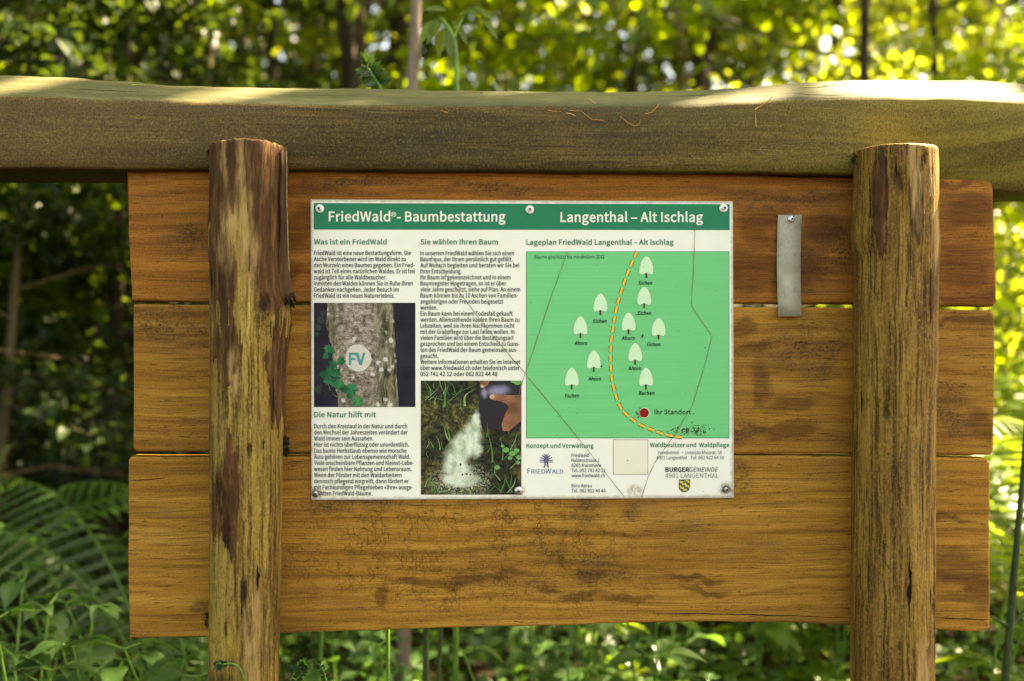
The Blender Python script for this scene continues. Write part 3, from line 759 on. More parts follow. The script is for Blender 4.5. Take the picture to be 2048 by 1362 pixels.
# outlines of a humanist sans face, cap height 1000: one line per character, advance, then contours
GLYPHS = """\
,379:102,-259 208,-191 277,-95 301,26 288,104 252,154 196,172 130,149 102,84 129,20 193,-3 208,-1 191,-77 145,-139 72,-185
-473:63,334 411,334 411,429 63,429
.379:189,-18 253,8 279,76 253,145 189,172 126,145 99,76 126,8
0756:379,-18 543,40 651,213 689,503 651,790 543,960 379,1016 213,960 106,790 68,503 106,213 213,40|379,83 279,127 212,264 188,503 212,740 279,875 379,918 478,875 545,740 569,503 545,264 478,127
1756:120,0 668,0 668,104 467,104 467,999 372,999 314,970 246,946 165,928 165,849 343,849 343,104 120,104
2756:60,0 688,0 688,108 411,108 248,98 454,314 591,522 640,723 604,878 504,980 349,1016 234,998 138,948 54,871 127,800 187,859 256,900 334,916 437,890 498,820 518,718 469,535 318,324 60,74
4756:463,0 580,0 580,275 714,275 714,375 580,375 580,999 443,999 27,357 27,275 463,275|463,375 157,375 384,715 465,862 470,862 463,681
5756:357,-18 516,23 636,139 684,324 643,505 534,609 383,643 302,633 233,604 259,892 635,892 635,999 150,999 117,533 184,490 238,523 290,542 350,549 460,522 531,444 557,322 528,196 452,115 345,86 242,102 162,142 99,196 37,114 115,51 219,2
6756:410,-18 554,23 658,136 698,307 663,481 567,585 420,620 340,605 262,564 193,500 232,745 324,876 451,914 510,905 564,878 609,838 680,914 617,967 540,1003 446,1016 264,963 129,791 76,477 120,202 239,37|196,401 264,475 334,515 399,527 500,500 559,424 579,307 556,187 496,109 410,80 302,117 230,226
7756:270,0 399,0 430,347 516,638 692,924 692,999 67,999 67,892 552,892 395,624 307,339
8756:381,-18 545,17 654,109 693,240 669,358 608,443 526,503 526,510 586,569 637,652 658,751 625,887 531,980 384,1014 244,982 147,893 110,760 129,665 178,589 245,530 245,525 157,461 90,368 63,248 104,111 216,17|450,542 338,593 256,661 223,760 244,845 300,901 383,921 474,897 532,834 552,744 540,672 506,605|383,75 275,99 201,164 173,259 191,348 239,425 311,485 442,427 538,354 575,244 551,156 484,97
9756:320,-18 497,38 630,217 683,542 638,806 519,964 346,1016 203,976 100,863 60,692 94,519 190,414 335,379 418,394 497,436 565,500 525,255 436,124 316,86 253,95 196,121 147,162 79,84 142,32 222,-4|564,605 495,528 424,485 356,471 257,499 197,576 177,692 200,812 260,891 347,920 457,884 530,778
A828:5,0 132,0 229,305 594,305 689,0 823,0 484,999 343,999|260,405 309,559 409,896 414,896 515,559 563,405
B895:138,0 455,0 653,32 785,130 834,293 808,410 736,490 631,531 631,538 710,586 760,661 777,755 732,896 612,974 433,999 138,999|263,575 263,899 417,899 548,884 626,832 653,738 628,651 550,595 411,575|263,101 263,477 437,477 586,458 678,399 710,297 677,186 584,122 437,101
D937:138,0 392,0 647,60 803,232 857,503 803,773 645,941 387,999 138,999|263,104 263,896 376,896 572,851 689,717 728,503 689,287 572,151 376,104
E802:138,0 728,0 728,108 263,108 263,471 642,471 642,579 263,579 263,892 713,892 713,999 138,999
F752:138,0 263,0 263,448 644,448 644,555 263,555 263,892 713,892 713,999 138,999
G939:530,-18 655,-3 759,38 838,98 838,518 510,518 510,413 722,413 722,151 674,120 612,100 542,93 361,143 247,284 208,503 250,718 365,857 541,906 630,893 700,859 756,812 824,894 755,952 660,998 537,1016 301,954 139,776 79,499 138,221 296,44
H992:138,0 263,0 263,471 729,471 729,0 856,0 856,999 729,999 729,580 263,580 263,999 138,999
I399:138,0 263,0 263,999 138,999
J729:323,-18 481,24 570,135 598,293 598,999 471,999 471,305 454,183 400,114 311,93 244,104 186,141 138,206 48,140 117,53 208,0
K880:138,0 263,0 263,316 435,520 734,0 875,0 514,620 827,999 684,999 266,497 263,999 138,999
L740:138,0 700,0 700,108 263,108 263,999 138,999
M1106:138,0 251,0 251,553 248,648 242,751 234,847 240,847 320,620 510,101 594,101 782,620 862,847 868,847 861,751 854,648 852,553 852,0 969,0 969,999 817,999 627,465 557,256 552,256 480,465 289,999 138,999
N985:138,0 256,0 256,525 253,630 247,734 241,837 247,837 354,631 718,0 847,0 847,999 728,999 728,480 730,374 737,267 745,163 738,163 631,369 266,999 138,999
P862:138,0 263,0 263,398 428,398 621,431 749,532 796,706 749,879 618,971 422,999 138,999|263,500 263,896 406,896 553,879 641,820 670,706 642,589 557,522 411,500
R865:263,525 263,896 431,896 563,880 645,823 673,719 645,611 563,546 431,525|685,0 827,0 574,437 692,490 770,584 798,719 753,884 630,972 450,999 138,999 138,0 263,0 263,424 443,424
S812:414,-18 595,21 712,122 753,266 726,390 652,474 548,533 406,594 328,630 266,682 240,762 263,838 328,888 426,906 513,895 588,863 654,813 719,894 639,958 540,1001 426,1016 264,982 153,889 112,752 144,630 221,547 315,496 458,433 544,391 603,338 625,255 600,170 529,113 416,93 314,108 220,151 140,217 65,129 162,51 280,0
T816:345,0 471,0 471,892 774,892 774,999 42,999 42,892 345,892
U982:492,-18 675,22 802,158 850,411 850,999 729,999 729,409 697,220 612,121 492,93 373,121 290,220 259,409 259,999 134,999 134,411 181,158 308,22
V783:320,0 466,0 783,999 655,999 495,458 398,128 392,128 296,458 134,999 1,999
W1196:247,0 396,0 545,602 595,830 601,830 650,602 801,0 954,0 1159,999 1040,999 932,455 877,131 869,131 798,455 659,999 544,999 406,455 335,131 330,131 270,455 165,999 35,999
a767:296,-18 384,-3 466,35 541,89 545,89 556,0 658,0 658,455 632,616 549,721 402,759 288,743 190,707 112,662 159,576 224,614 299,644 381,655 475,628 521,559 534,469 277,417 128,327 80,192 109,78 185,7|331,83 264,95 218,132 200,200 231,284 337,346 534,386 534,180 465,126 399,94
b842:451,-18 609,29 727,165 772,381 739,581 639,712 478,759 396,745 317,708 245,655 251,787 251,1084 125,1084 125,0 225,0 236,76 241,76 309,26 381,-6|431,87 376,94 315,118 251,163 251,553 319,608 384,642 447,654 561,620 624,524 643,380 615,223 540,123
c695:417,-18 504,-6 585,25 657,75 602,159 552,122 493,96 428,86 308,121 228,220 199,369 229,519 312,618 432,654 486,646 535,623 579,590 642,672 584,715 514,747 426,759 249,713 121,580 71,369 117,160 240,28
d845:377,-18 462,-3 538,35 604,87 617,0 719,0 719,1084 594,1084 594,690 537,719 471,748 392,759 234,711 118,577 72,369 110,159 216,28|405,87 294,121 224,218 200,371 229,519 306,618 414,654 474,646 534,621 594,576 594,188 533,132 470,98
e755:425,-18 518,-8 598,19 668,57 624,140 567,109 506,89 439,82 315,114 229,203 193,341 692,341 698,411 663,595 563,716 402,759 241,711 119,577 71,369 119,161 245,28|192,429 231,554 306,632 405,659 504,633 567,555 589,429
f443:45,639 146,639 146,0 270,0 270,639 426,639 426,740 270,740 270,857 281,937 316,986 375,1003 416,998 458,982 485,1079 428,1096 361,1102 240,1072 169,988 146,858 146,740 45,733
g768:375,-341 574,-305 703,-212 749,-84 720,16 634,73 492,91 346,91 244,114 217,172 230,223 264,260 318,241 373,234 511,266 608,355 644,492 637,552 616,604 584,644 736,644 736,740 478,740 432,753 373,759 236,726 135,635 97,495 111,412 147,344 193,296 193,290 155,256 124,209 112,153 131,79 178,31 178,25 119,-23 82,-81 69,-143 109,-251 216,-318|373,319 295,340 238,401 217,495 238,588 295,647 373,668 454,647 510,588 531,495 509,401 452,340|392,-255 277,-239 204,-194 178,-125 196,-61 253,0 303,-9 349,-11 477,-11 559,-20 610,-50 627,-105 598,-178 517,-233
h827:125,0 251,0 251,537 319,599 382,637 452,650 532,630 578,565 593,452 593,0 717,0 717,469 693,627 618,725 490,759 397,742 317,697 245,635 251,787 251,1084 125,1084
i375:125,0 251,0 251,740 125,740|188,892 248,915 271,975 248,1034 188,1056 129,1034 106,975 129,915
k752:125,0 248,0 248,195 387,357 604,0 738,0 459,441 706,740 567,740 253,350 248,350 248,1084 125,1084
l387:256,-18 298,-14 328,-7 311,89 285,86 261,98 251,139 251,1084 125,1084 125,147 139,58 181,2
m1262:125,0 251,0 251,537 316,600 378,638 436,650 513,630 559,565 574,452 574,0 698,0 698,537 764,600 826,638 884,650 962,630 1007,565 1022,452 1022,0 1146,0 1146,469 1121,627 1047,725 922,759 835,741 755,691 677,617 636,693 570,742 473,759 388,742 312,696 243,632 228,740 125,740
n831:125,0 251,0 251,537 319,599 382,637 452,650 532,630 578,565 593,452 593,0 717,0 717,469 693,627 618,725 490,759 397,742 315,696 243,632 228,740 125,740
o826:413,-18 582,28 706,160 755,369 706,580 582,713 413,759 244,713 119,580 71,369 119,160 244,28|413,86 300,121 226,220 199,369 226,519 300,618 413,654 526,618 601,519 628,369 601,220 526,121
p845:125,-312 251,-312 251,-61 247,68 314,21 383,-8 451,-18 609,29 727,165 772,381 739,581 639,712 478,759 394,744 314,706 243,654 228,740 125,740|431,87 377,94 315,118 251,163 251,553 319,608 385,642 447,654 561,620 624,524 643,380 615,223 540,123
r529:125,0 251,0 251,475 307,576 372,630 436,647 475,644 508,635 531,743 495,755 452,759 373,740 302,687 243,605 228,740 125,740
s638:319,-18 466,13 556,91 587,202 553,313 469,381 362,426 284,458 226,497 203,555 218,608 263,647 341,662 402,653 457,630 508,597 568,674 504,717 427,747 339,759 201,731 114,656 84,549 117,446 198,379 300,335 380,302 443,258 469,195 453,136 404,95 323,79 241,90 170,121 104,168 44,84 123,32 216,-4
t514:357,-18 427,-9 495,10 470,104 429,89 386,83 318,100 282,148 271,225 271,639 473,639 473,740 271,740 271,948 168,948 154,740 37,733 37,639 147,639 147,229 167,99 233,13
u827:342,-18 435,-1 514,45 586,116 590,116 599,0 703,0 703,740 579,740 579,215 513,144 449,103 379,90 299,110 254,174 240,286 240,740 114,740 114,271 139,112 213,15
v710:285,0 431,0 692,740 569,740 429,319 361,101 354,101 286,319 147,740 18,740
w1093:243,0 387,0 492,396 542,612 549,612 599,399 706,0 857,0 1057,740 937,740 830,312 785,106 778,106 726,312 610,740 489,740 373,312 324,106 317,106 274,312 163,740 37,740
x678:20,0 151,0 251,173 326,305 332,305 413,173 522,0 658,0 414,373 639,740 510,740 418,578 353,454 346,454 274,578 174,740 40,740 264,386
z647:48,0 608,0 608,101 204,101 595,673 595,740 90,740 90,639 437,639 48,67
«653:277,101 330,143 150,383 330,621 277,668 68,431 68,337|516,101 569,143 390,383 569,621 516,668 309,431 309,337
®644:322,486 465,524 568,629 608,786 568,943 465,1047 322,1086 178,1047 75,943 35,786 75,629 178,524|322,541 206,572 126,658 95,786 126,913 206,1000 322,1031 437,1000 518,913 548,786 518,658 437,572|211,635 274,635 274,743 335,743 390,635 459,635 388,762 430,795 446,846 410,922 327,944 211,944|274,790 274,894 316,894 365,879 380,842 362,803 312,790
»653:136,101 343,337 343,431 136,668 82,621 262,383 82,143|376,101 584,337 584,431 376,668 323,621 503,383 323,143
Ä828:255,1090 309,1111 331,1165 309,1217 255,1238 203,1217 183,1165 203,1111|569,1090 622,1111 643,1165 622,1217 569,1238 516,1217 495,1165 516,1111|5,0 132,0 229,305 594,305 689,0 823,0 484,999 343,999|260,405 309,559 409,896 414,896 515,559 563,405
ä767:296,-18 384,-3 466,35 541,89 545,89 556,0 658,0 658,455 632,616 549,721 402,759 288,743 190,707 112,662 159,576 224,614 299,644 381,655 475,628 521,559 534,469 277,417 128,327 80,192 109,78 185,7|331,83 264,95 218,132 200,200 231,284 337,346 534,386 534,180 465,126 399,94|260,895 315,917 337,970 315,1023 260,1045 206,1023 185,970 206,917|553,895 608,917 629,970 608,1023 553,1045 499,1023 477,970 499,917
ö826:413,-18 582,28 706,160 755,369 706,580 582,713 413,759 244,713 119,580 71,369 119,160 244,28|413,86 300,121 226,220 199,369 226,519 300,618 413,654 526,618 601,519 628,369 601,220 526,121|267,895 320,917 342,970 320,1023 267,1045 213,1023 192,970 213,917|559,895 612,917 634,970 612,1023 559,1045 505,1023 484,970 505,917
ü827:342,-18 435,-1 514,45 586,116 590,116 599,0 703,0 703,740 579,740 579,215 513,144 449,103 379,90 299,110 254,174 240,286 240,740 114,740 114,271 139,112 213,15|266,895 320,917 342,970 320,1023 266,1045 212,1023 191,970 212,917|559,895 613,917 635,970 613,1023 559,1045 505,1023 484,970 505,917
–730:63,341 668,341 668,425 63,425
•1362:681,662 608,643 556,591 537,518 556,445 608,393 681,373 754,393 806,445 826,518 806,591 754,643"""
GL = {}
for _l in GLYPHS.split('\n'):
    _h, _c = _l[1:].split(':', 1)
    _cs = [[tuple(map(int, p.split(','))) for p in c.split(' ')] for c in _c.split('|')]
    _ar = [sum(a[0] * b[1] - b[0] * a[1] for a, b in zip(c, c[1:] + c[:1])) for c in _cs]
    if max(_ar, key=abs) < 0: _cs = [c[::-1] for c in _cs]
    GL[_l[0]] = (int(_h), _cs)

def embolden(c, d):
    out = []
    n = len(c)
    for i in range(n):
        a, b, e = Vector(c[i - 1]), Vector(c[i]), Vector(c[(i + 1) % n])
        u, v = (b - a).normalized(), (e - b).normalized()
        n1, n2 = Vector((u.y, -u.x)), Vector((v.y, -v.x))
        m = (n1 + n2) / max(0.5, 1 + n1.dot(n2))
        out.append((b.x + m.x * d, b.y + m.y * d))
    return out

def text_geo(s, x0, x1, base, cap, bold=0.0, shear=0.0, off=P0 + .0006):
    """one line of lettering fitted between photo x0..x1, baseline and cap height in photo pixels; returns (verts, faces)"""
    cu = bpy.data.curves.new('lettering', 'CURVE')
    cu.dimensions = '2D'
    cu.fill_mode = 'FRONT'
    pen = 0.0
    for ch in s:
        if ch == ' ': pen += 0.305; continue
        adv, cs = GL[ch]
        for c in cs:
            if bold: c = embolden(c, bold * 1000)
            sp = cu.splines.new('POLY')
            sp.points.add(len(c) - 1)
            for q, (x, y) in zip(sp.points, c): q.co = (pen + x / 1000 + shear * y / 1000, y / 1000, 0, 1)
            sp.use_cyclic_u = True
        pen += adv / 1000 + bold * 1.2
    o = bpy.data.objects.new('lettering', cu)
    COL.objects.link(o)
    dg = bpy.context.evaluated_depsgraph_get()
    me = o.evaluated_get(dg).to_mesh()
    V = np.empty(len(me.vertices) * 3); me.vertices.foreach_get('co', V); V = V.reshape(-1, 3)
    F = [list(p.vertices) for p in me.polygons]
    o.evaluated_get(dg).to_mesh_clear()
    bpy.data.objects.remove(o); bpy.data.curves.remove(cu)
    mn, mx = V[:, 0].min(), V[:, 0].max()
    sx = (x1 - x0) / (mx - mn)
    return [bl(x0 + (p[0] - mn) * sx, base - p[1] * cap, off) for p in V], F
def text(name, items, mat, parent, label=None):
    v, f = [], []
    for it in items:
        a, b = text_geo(*it[:5], **(it[5] if len(it) > 5 else {}))
        n0 = len(v); v += a; f += [[n0 + i for i in q] for q in b]
    o = from_py(name, v, f, mat, parent)
    if label: o['label'] = label
    return o

B = dict(bold=0.030)
hb = poly('header_band', [(627.5, 406), (1459.5, 408.5), (1459.5, 460), (627.5, 459)], P0 + .0003, header_m, sign)
text('title_lettering', [('FriedWald', 657.5, 780.5, 442.4, 19, B), ('®', 781.5, 792.5, 442, 17), ('- Baumbestattung', 794, 1011, 442.6, 19, B)], cream_ink, hb)
text('title_lettering', [('Langenthal – Alt Ischlag', 1121, 1406, 443.6, 19, B)], cream_ink, hb)

def block(x0, rows, b0, pitch, cap=8.4, mat=None, b=0.022):
    return text('text_block', [(s, x0, x1, b0 + pitch * i, cap, dict(bold=b)) for i, (s, x1) in enumerate(rows) if s], mat or ink, sign)
for s, a, b, y, c in [('Was ist ein FriedWald', 628, 773.3, 488.5, 10), ('Sie wählen Ihren Baum', 841, 996, 488.6, 10),
                   ('Lageplan FriedWald Langenthal – Alt Ischlag', 1052.8, 1347.5, 489.3, 10), ('Die Natur hilft mit', 628.6, 752, 834.3, 10.4),
                   ('Konzept und Verwaltung', 1053, 1187.4, 895.4, 8.4), ('Waldbesitzer und  Waldpflege', 1300, 1458.6, 894, 8.4)]:
    text('heading', [(s, a, b, y, c, B)], green_ink, sign)
block(627.8, [('FriedWald ist eine neue Bestattungsform. Die', 822), ('Asche Verstorbener wird im Wald direkt zu', 811.6), ('den Wurzeln eines Baumes gegeben. Ein Fried-', 829.7),
    ('wald ist Teil eines narürlichen Waldes. Er ist frei', 829.7), ('zugänglich für alle Waldbesucher.', 772.6), ('Inmitten des Waldes können Sie in Ruhe Ihren', 825.5),
    ('Gedanken nachgehen. Jeder Besuch im', 797.3), ('FriedWald ist ein neues Naturerlebnis.', 789.3)], 509.9, 12.19)
block(840.8, [('In unserem FriedWald wählen Sie sich einen', 1027.8), ('Baum aus, der Ihnen persönlich gut gefällt.', 1025.2), ('Auf Wunsch begleiten und beraten wir Sie bei', 1038.6),
    ('Ihrer Entscheidung.', 923.2), ('Ihr Baum ist gekennzeichnet und in einem', 1021.2), ('Baumregister eingetragen, so ist er über', 1012.3), ('viele Jahre geschützt, siehe auf Plan. An einem', 1040.4),
    ('Baum können bis zu 10 Aschen von Familien-', 1035.7), ('angehörigen oder Freunden beigesetzt', 1006.4), ('werden.', 875.3), ('Ein Baum kann bei einem Todesfall gekauft', 1025.4),
    ('werden. Alleinstehende kaufen Ihren Baum zu', 1038.8), ('Lebzeiten, weil sie ihren Nachkommen nicht', 1029.4), ('mit der Grabpflege zur Last fallen wollen. In', 1029),
    ('vielen Familien wird über die Bestattungsart', 1027.5), ('gesprochen und bei einem Entscheid zu Guns-', 1039.3), ('ten des FriedWald der Baum gemeinsam aus-', 1035), ('gesucht.', 876.6),
    ('Weitere Informationen erhalten Sie im Internet', 1040.9), ('über www.friedwald.ch oder telefonisch unter', 1039.2), ('052 741 42 12 oder 062 822 44 48', 994.9)], 510.4, 12.08)
block(628.2, [('Durch den Kreislauf in der Natur und durch', 814.1), ('den Wechsel der Jahreszeiten verändert der', 815.6), ('Wald immer sein Aussehen.', 747), ('Hier ist nichts überflüssig oder unordentlich.', 818),
    ('Das bunte Herbstlaub ebenso wie morsche', 813.2), ('Äste gehören zur Lebensgemeinschaft Wald.', 820.4), ('Viele unscheinbare Pflanzen und Kleinst-Lebe-', 827.2), ('wesen finden hier Nahrung und Lebensraum.', 823.4),
    ('Wenn der Förster mit den Waldarbeitern', 803), ('dennoch pflegend eingreift, dann fördert er', 817.5), ('mit Fachkundigen Pflegehieben «Ihre» ausge-', 825.8), ('wählten FriedWald-Bäume.', 744.6)], 856.6, 12.2)
block(1143, [('Friedwald', 1177.4), ('Haldenstrasse 1', 1198.7), ('8265 Mammern', 1201.8), ('Tel. 052 741 42 12', 1210.8), ('www.friedwald.ch', 1209.6), ('', 0), ('Büro Aarau', 1183.4), ('Tel. 062 822 44 48', 1211)], 913.8, 10.13, 6.9, navy, 0.012)
text('text_block', [('Forstbetrieb • Untersteckholzstr. 58', 1316.9, 1443.6, 908.4, 6.8), ('4901 Langenthal', 1313, 1374, 918.6, 6.8), ('Tel. 062 922 64 50', 1381, 1447.7, 918.6, 6.8)], navy, sign)
em = empty('owner_emblem', parent=sign)
text('emblem_lettering', [('BURGER', 1331, 1378.6, 943.6, 8.8, dict(bold=0.045))], ink, em)
text('emblem_lettering', [('GEMEINDE', 1379, 1436.6, 943.6, 8.8, dict(shear=0.2))], ink, em)
text('emblem_lettering', [('4901 LANGENTHAL', 1330.7, 1437.3, 955.6, 8.8)], grey_ink, em)
sh = lambda g: [(1357.8 + g, 958.8 + g), (1380 - g, 958.8 + g), (1380 - g, 974), (1378.2 - g, 979.5 - g * .4), (1374 - g * .3, 983 - g), (1369, 984.3 - g), (1363.8 + g * .3, 983 - g), (1359.6 + g, 979.5 - g * .4), (1357.8 + g, 974)]
k = NB('shield_waves')
co = k.co()
s = k.sep(co)
c0 = bl(1369, 971)
xx = k.math('MULTIPLY', k.math('SUBTRACT', s[0], c0.x), 1 / S); zz = k.math('MULTIPLY', k.math('SUBTRACT', s[2], c0.z), 1 / S)
q = k.math('ADD', k.math('ADD', k.math('MULTIPLY', xx, 0.36), k.math('MULTIPLY', zz, 0.60)),
           k.math('MULTIPLY', k.math('SINE', k.math('MULTIPLY', k.math('SUBTRACT', xx, k.math('MULTIPLY', zz, 0.6)), 0.75)), 0.75))
stripe = k.rng(k.math('SINE', q), -0.15, 0.15)
shield_m = k.fin(k.mix(stripe, (0.02, 0.085, 0.16), (0.72, 0.55, 0.03)), 0.45, 0.3)
cr = polys('shield', [sh(0), sh(1.5)], P0 + .0005, [ink, shield_m], em, [0, 1], 0.0003)

# operator's emblem: a tree of bars over small capitals
lg = empty('operator_emblem', parent=sign)
bars = []
def bar(x0, y0, x1, y1, wd):
    d = Vector((x1 - x0, y1 - y0)).normalized(); nrm = Vector((-d.y, d.x)) * wd / 2
    bars.append([(x0 + nrm.x, y0 + nrm.y), (x1 + nrm.x, y1 + nrm.y), (x1 - nrm.x, y1 - nrm.y), (x0 - nrm.x, y0 - nrm.y)])
cx = 1092.6
for sgn in (-1, 1):
    bar(cx + sgn * 2.6, 912, cx + sgn * 2.6, 932, 2.6); bar(cx + sgn * 2.6, 931.5, cx + sgn * 4.6, 935, 2.4)
    bar(cx + sgn * 3.5, 924, cx + sgn * 13.2, 924, 1.5); bar(cx + sgn * 3.5, 921, cx + sgn * 13.2, 920, 1.7)
    bar(cx + sgn * 3.5, 918.5, cx + sgn * 11.5, 914.8, 1.7); bar(cx + sgn * 3.2, 915, cx + sgn * 8.2, 910.3, 1.7)
    bar(cx + sgn * 1.6, 911.6, cx + sgn * 4.4, 908.2, 1.5)
bar(cx, 908, cx, 926, 1.4)
polys('tree_emblem', bars, P0 + .0005, dark_blue, lg, None, 0.00001)
text('emblem_lettering', [('F', 1055, 1060.8, 947, 10.4, dict(bold=.004)), ('RIED', 1063, 1090, 947, 8.2, dict(bold=.004)), ('W', 1091, 1102.5, 947, 10.4, dict(bold=.004)), ('ALD', 1104, 1126.5, 947, 8.2, dict(bold=.004))], blue_ink, lg)

# blank square sticker
stk = polys('sticker', [rect(1226.3, 879, 1296, 949), rect(1227.2, 879.9, 1295.1, 948.1)], P0 + .0003, [scratch_m, sticker_m], sign, [0, 1], .0003)

# ---- map
mp = empty('site_map', parent=sign)
polys('map_field', [rect(1052.3, 502.8, 1458.6, 876.4), rect(1053.2, 503.7, 1457.7, 875.5)], P0 + .0003, [ink, map_m], mp, [0, 1], .0002)
text('map_caption', [('Bäume geschützt bis mindestens 2082', 1069, 1209, 517, 7.0, dict(bold=.014))], ink, mp)
PATH = [(1274.4, 503.2), (1263.2, 526.8), (1255.6, 545.6), (1248.6, 564.4), (1242.5, 583.2), (1236, 603), (1232, 622), (1228, 642), (1225, 662), (1222.4, 683), (1221, 702), (1221, 722.4), (1222, 741.8),
        (1224.6, 762.4), (1229, 781.7), (1234.5, 801), (1243.5, 819.3), (1257.3, 833.3), (1273.3, 845.2), (1290.7, 854.4), (1309, 861.7), (1328.3, 868.5), (1346.4, 872), (1368, 875)]
seg = [0]
for a, b in zip(PATH, PATH[1:]): seg.append(seg[-1] + math.hypot(b[0] - a[0], b[1] - a[1]))
def pth(t): return Vector((np.interp(t, seg, [p[0] for p in PATH]), np.interp(t, seg, [p[1] for p in PATH])))
dashes, di = [], []
t = 0.0
while t < seg[-1] - 3:
    a, b = pth(t), pth(min(t + 13.6, seg[-1]))
    d = (b - a).normalized(); nn = Vector((-d.y, d.x))
    for s0, s1, m_ in ((-2.7, 2.7, 0), (-3.7, -2.7, 1), (2.7, 3.7, 1)):
        dashes.append([(a + nn * s0)[:], (b + nn * s0)[:], (b + nn * s1)[:], (a + nn * s1)[:]]); di.append(m_)
    t += 19.6
polys('dashed_path', dashes, P0 + .0008, [path_m, ink], mp, di)
def tree_symbol(cx, top):
    h = 36.4; out = []
    prof = [(0, 1.2), (.06, 4.2), (.15, 6.8), (.28, 9.6), (.42, 11.8), (.56, 12.9), (.7, 13.6), (.84, 13.8), (.93, 13.4), (1.0, 11.0)]
    rr = random.Random(4)
    R, Lf = [], []
    n = 22
    for i in range(n + 1):
        q = i / n; r = interp(prof, q) + (1.1 if i % 2 else -0.7)
        R.append((cx + r, top + q * h)); Lf.append((cx - r, top + q * h))
    out = [(cx, top - .8)] + R + [(cx + 6, top + h - .8), (cx + 1.5, top + h - 2.4), (cx - 1.5, top + h - 2.4), (cx - 6, top + h - .8)] + Lf[::-1]
    m = [sum(p[0] for p in out) / len(out), sum(p[1] for p in out) / len(out)]
    big = [(m[0] + (p[0] - m[0]) * 1.07, m[1] + (p[1] - m[1]) * 1.045) for p in out]
    tr = [(cx - 2, top + h - 3), (cx + 1.5, top + h - 3), (cx + 1.5, top + h + 6.2), (cx + 2, top + h + 7), (cx - 2.6, top + h + 7), (cx - 1.8, top + h + 5.6)]
    polys('tree_symbol', [big, out, tr], P0 + .0006, [tree_ol, tree_m, trunk_ink], mp, [0, 1, 2], .0002)
for cx, tp in [(1292.8, 512.5), (1288.5, 573.1), (1200.9, 586.7), (1161, 632.5), (1257.3, 625), (1317.2, 635.5), (1270.6, 686), (1187.8, 700.6), (1143.7, 735.2), (1292, 735.2)]:
    tree_symbol(cx, tp)
for s, a, b, y in [('Eichen', 1277.3, 1304.7, 569), ('Eichen', 1275.4, 1302.6, 629.5), ('Eichen', 1186, 1213.4, 645.4), ('Ahorn', 1148.5, 1174.8, 689.8), ('Ahorn', 1243.2, 1269.5, 679.7),
                   ('Eichen', 1293.7, 1320.7, 692.2), ('Ahorn', 1256.3, 1282.2, 740), ('Ahorn', 1176, 1202.3, 761), ('Eschen', 1129.6, 1158.5, 794.8), ('Buchen', 1277.6, 1308.9, 789.5)]:
    text('tree_name', [(s, a, b, y, 7.2, dict(shear=0.2, bold=.028, off=P0 + .0012))], ink, mp)
polys('location_dot', [circ(1288.3, 825.8, 10.3), circ(1288.3, 825.8, 9.5)], P0 + .0006, [cream_ink, red_m], mp, [0, 1], .0002)
text('location_caption', [('Ihr Standort', 1309, 1382.3, 828.6, 9.0, dict(bold=.034))], ink, mp)
# specks of grime on the map
rr = random.Random(12)
sp_ = []
for _ in range(150):
    x = rr.gauss(1385, 22); y = rr.gauss(860, 5.5)
    if not 1330 < x < 1428 or y > 872: continue
    r = rr.uniform(.4, 1.7); n = 7
    sp_.append([(x + r * rr.uniform(.5, 1.2) * math.cos(6.283 * i / n), y + r * rr.uniform(.5, 1.2) * math.sin(6.283 * i / n)) for i in range(n)])
for _ in range(26):
    a = rr.uniform(2.2, 4.6); r0 = rr.uniform(10, 16); x = 1288 + r0 * math.cos(a); y = 825.8 + r0 * .8 * math.sin(a); r = rr.uniform(.4, 1.2)
    sp_.append(circ(x, y, r, 6))
for _ in range(60):
    x, y, r = rr.uniform(1060, 1450), rr.uniform(510, 870), rr.uniform(.3, .8)
    sp_.append(circ(x, y, r, 6))
sp_ += [circ(1285.5, 671, 2.0, 8, 3.2), circ(1284, 675, 1.4, 7), circ(1272.5, 629, 1, 6), circ(1203, 732.5, 1.8, 7), circ(1387, 828, 1.2, 6)]
polys('grime_specks', sp_, P0 + .0014, dirt_m, mp, None, 0.000001)['kind'] = 'stuff'

# ---- thin scratch lines drawn over the sign
def scratch(pts, wd=0.75, mat=None):
    v, f = [], []
    P = []
    for a, b in zip(pts, pts[1:]):
        n = max(2, int(math.hypot(b[0] - a[0], b[1] - a[1]) / 14))
        P += [(a[0] + (b[0] - a[0]) * i / n, a[1] + (b[1] - a[1]) * i / n) for i in range(n)]
    P.append(pts[-1])
    rr = random.Random(int(pts[0][0]))
    for i, (x, y) in enumerate(P):
        a = Vector(P[max(0, i - 1)]); b = Vector(P[min(len(P) - 1, i + 1)])
        d = (b - a).normalized(); nn = Vector((-d.y, d.x)) * wd * rr.uniform(.35, .75)
        x += rr.uniform(-.35, .35)
        v += [bl(x + nn.x, y + nn.y, P0 + .0016), bl(x - nn.x, y - nn.y, P0 + .0016)]
    for i in range(len(P) - 1): f.append([2 * i, 2 * i + 1, 2 * i + 3, 2 * i + 2])
    return from_py('scratch_line', v, f, mat or scratch_m, sign)
scratch([(1390, 448), (1389, 480), (1387, 540), (1382.5, 610), (1400, 638), (1424.5, 672), (1410, 730), (1384, 812), (1350, 868), (1308, 928), (1296, 955), (1283, 994)], .9)
scratch([(862, 512), (900, 560), (980, 665), (1043, 738), (1150, 868), (1249, 994)], .95)
scratch([(1135, 503), (1100, 600), (1062, 715), (1052, 742), (1040, 780), (1017, 868)], .85)
scratch([(838, 482), (829, 503)], 1.6, flat('white_scuff', (0.9, 0.9, 0.82), 0.5))

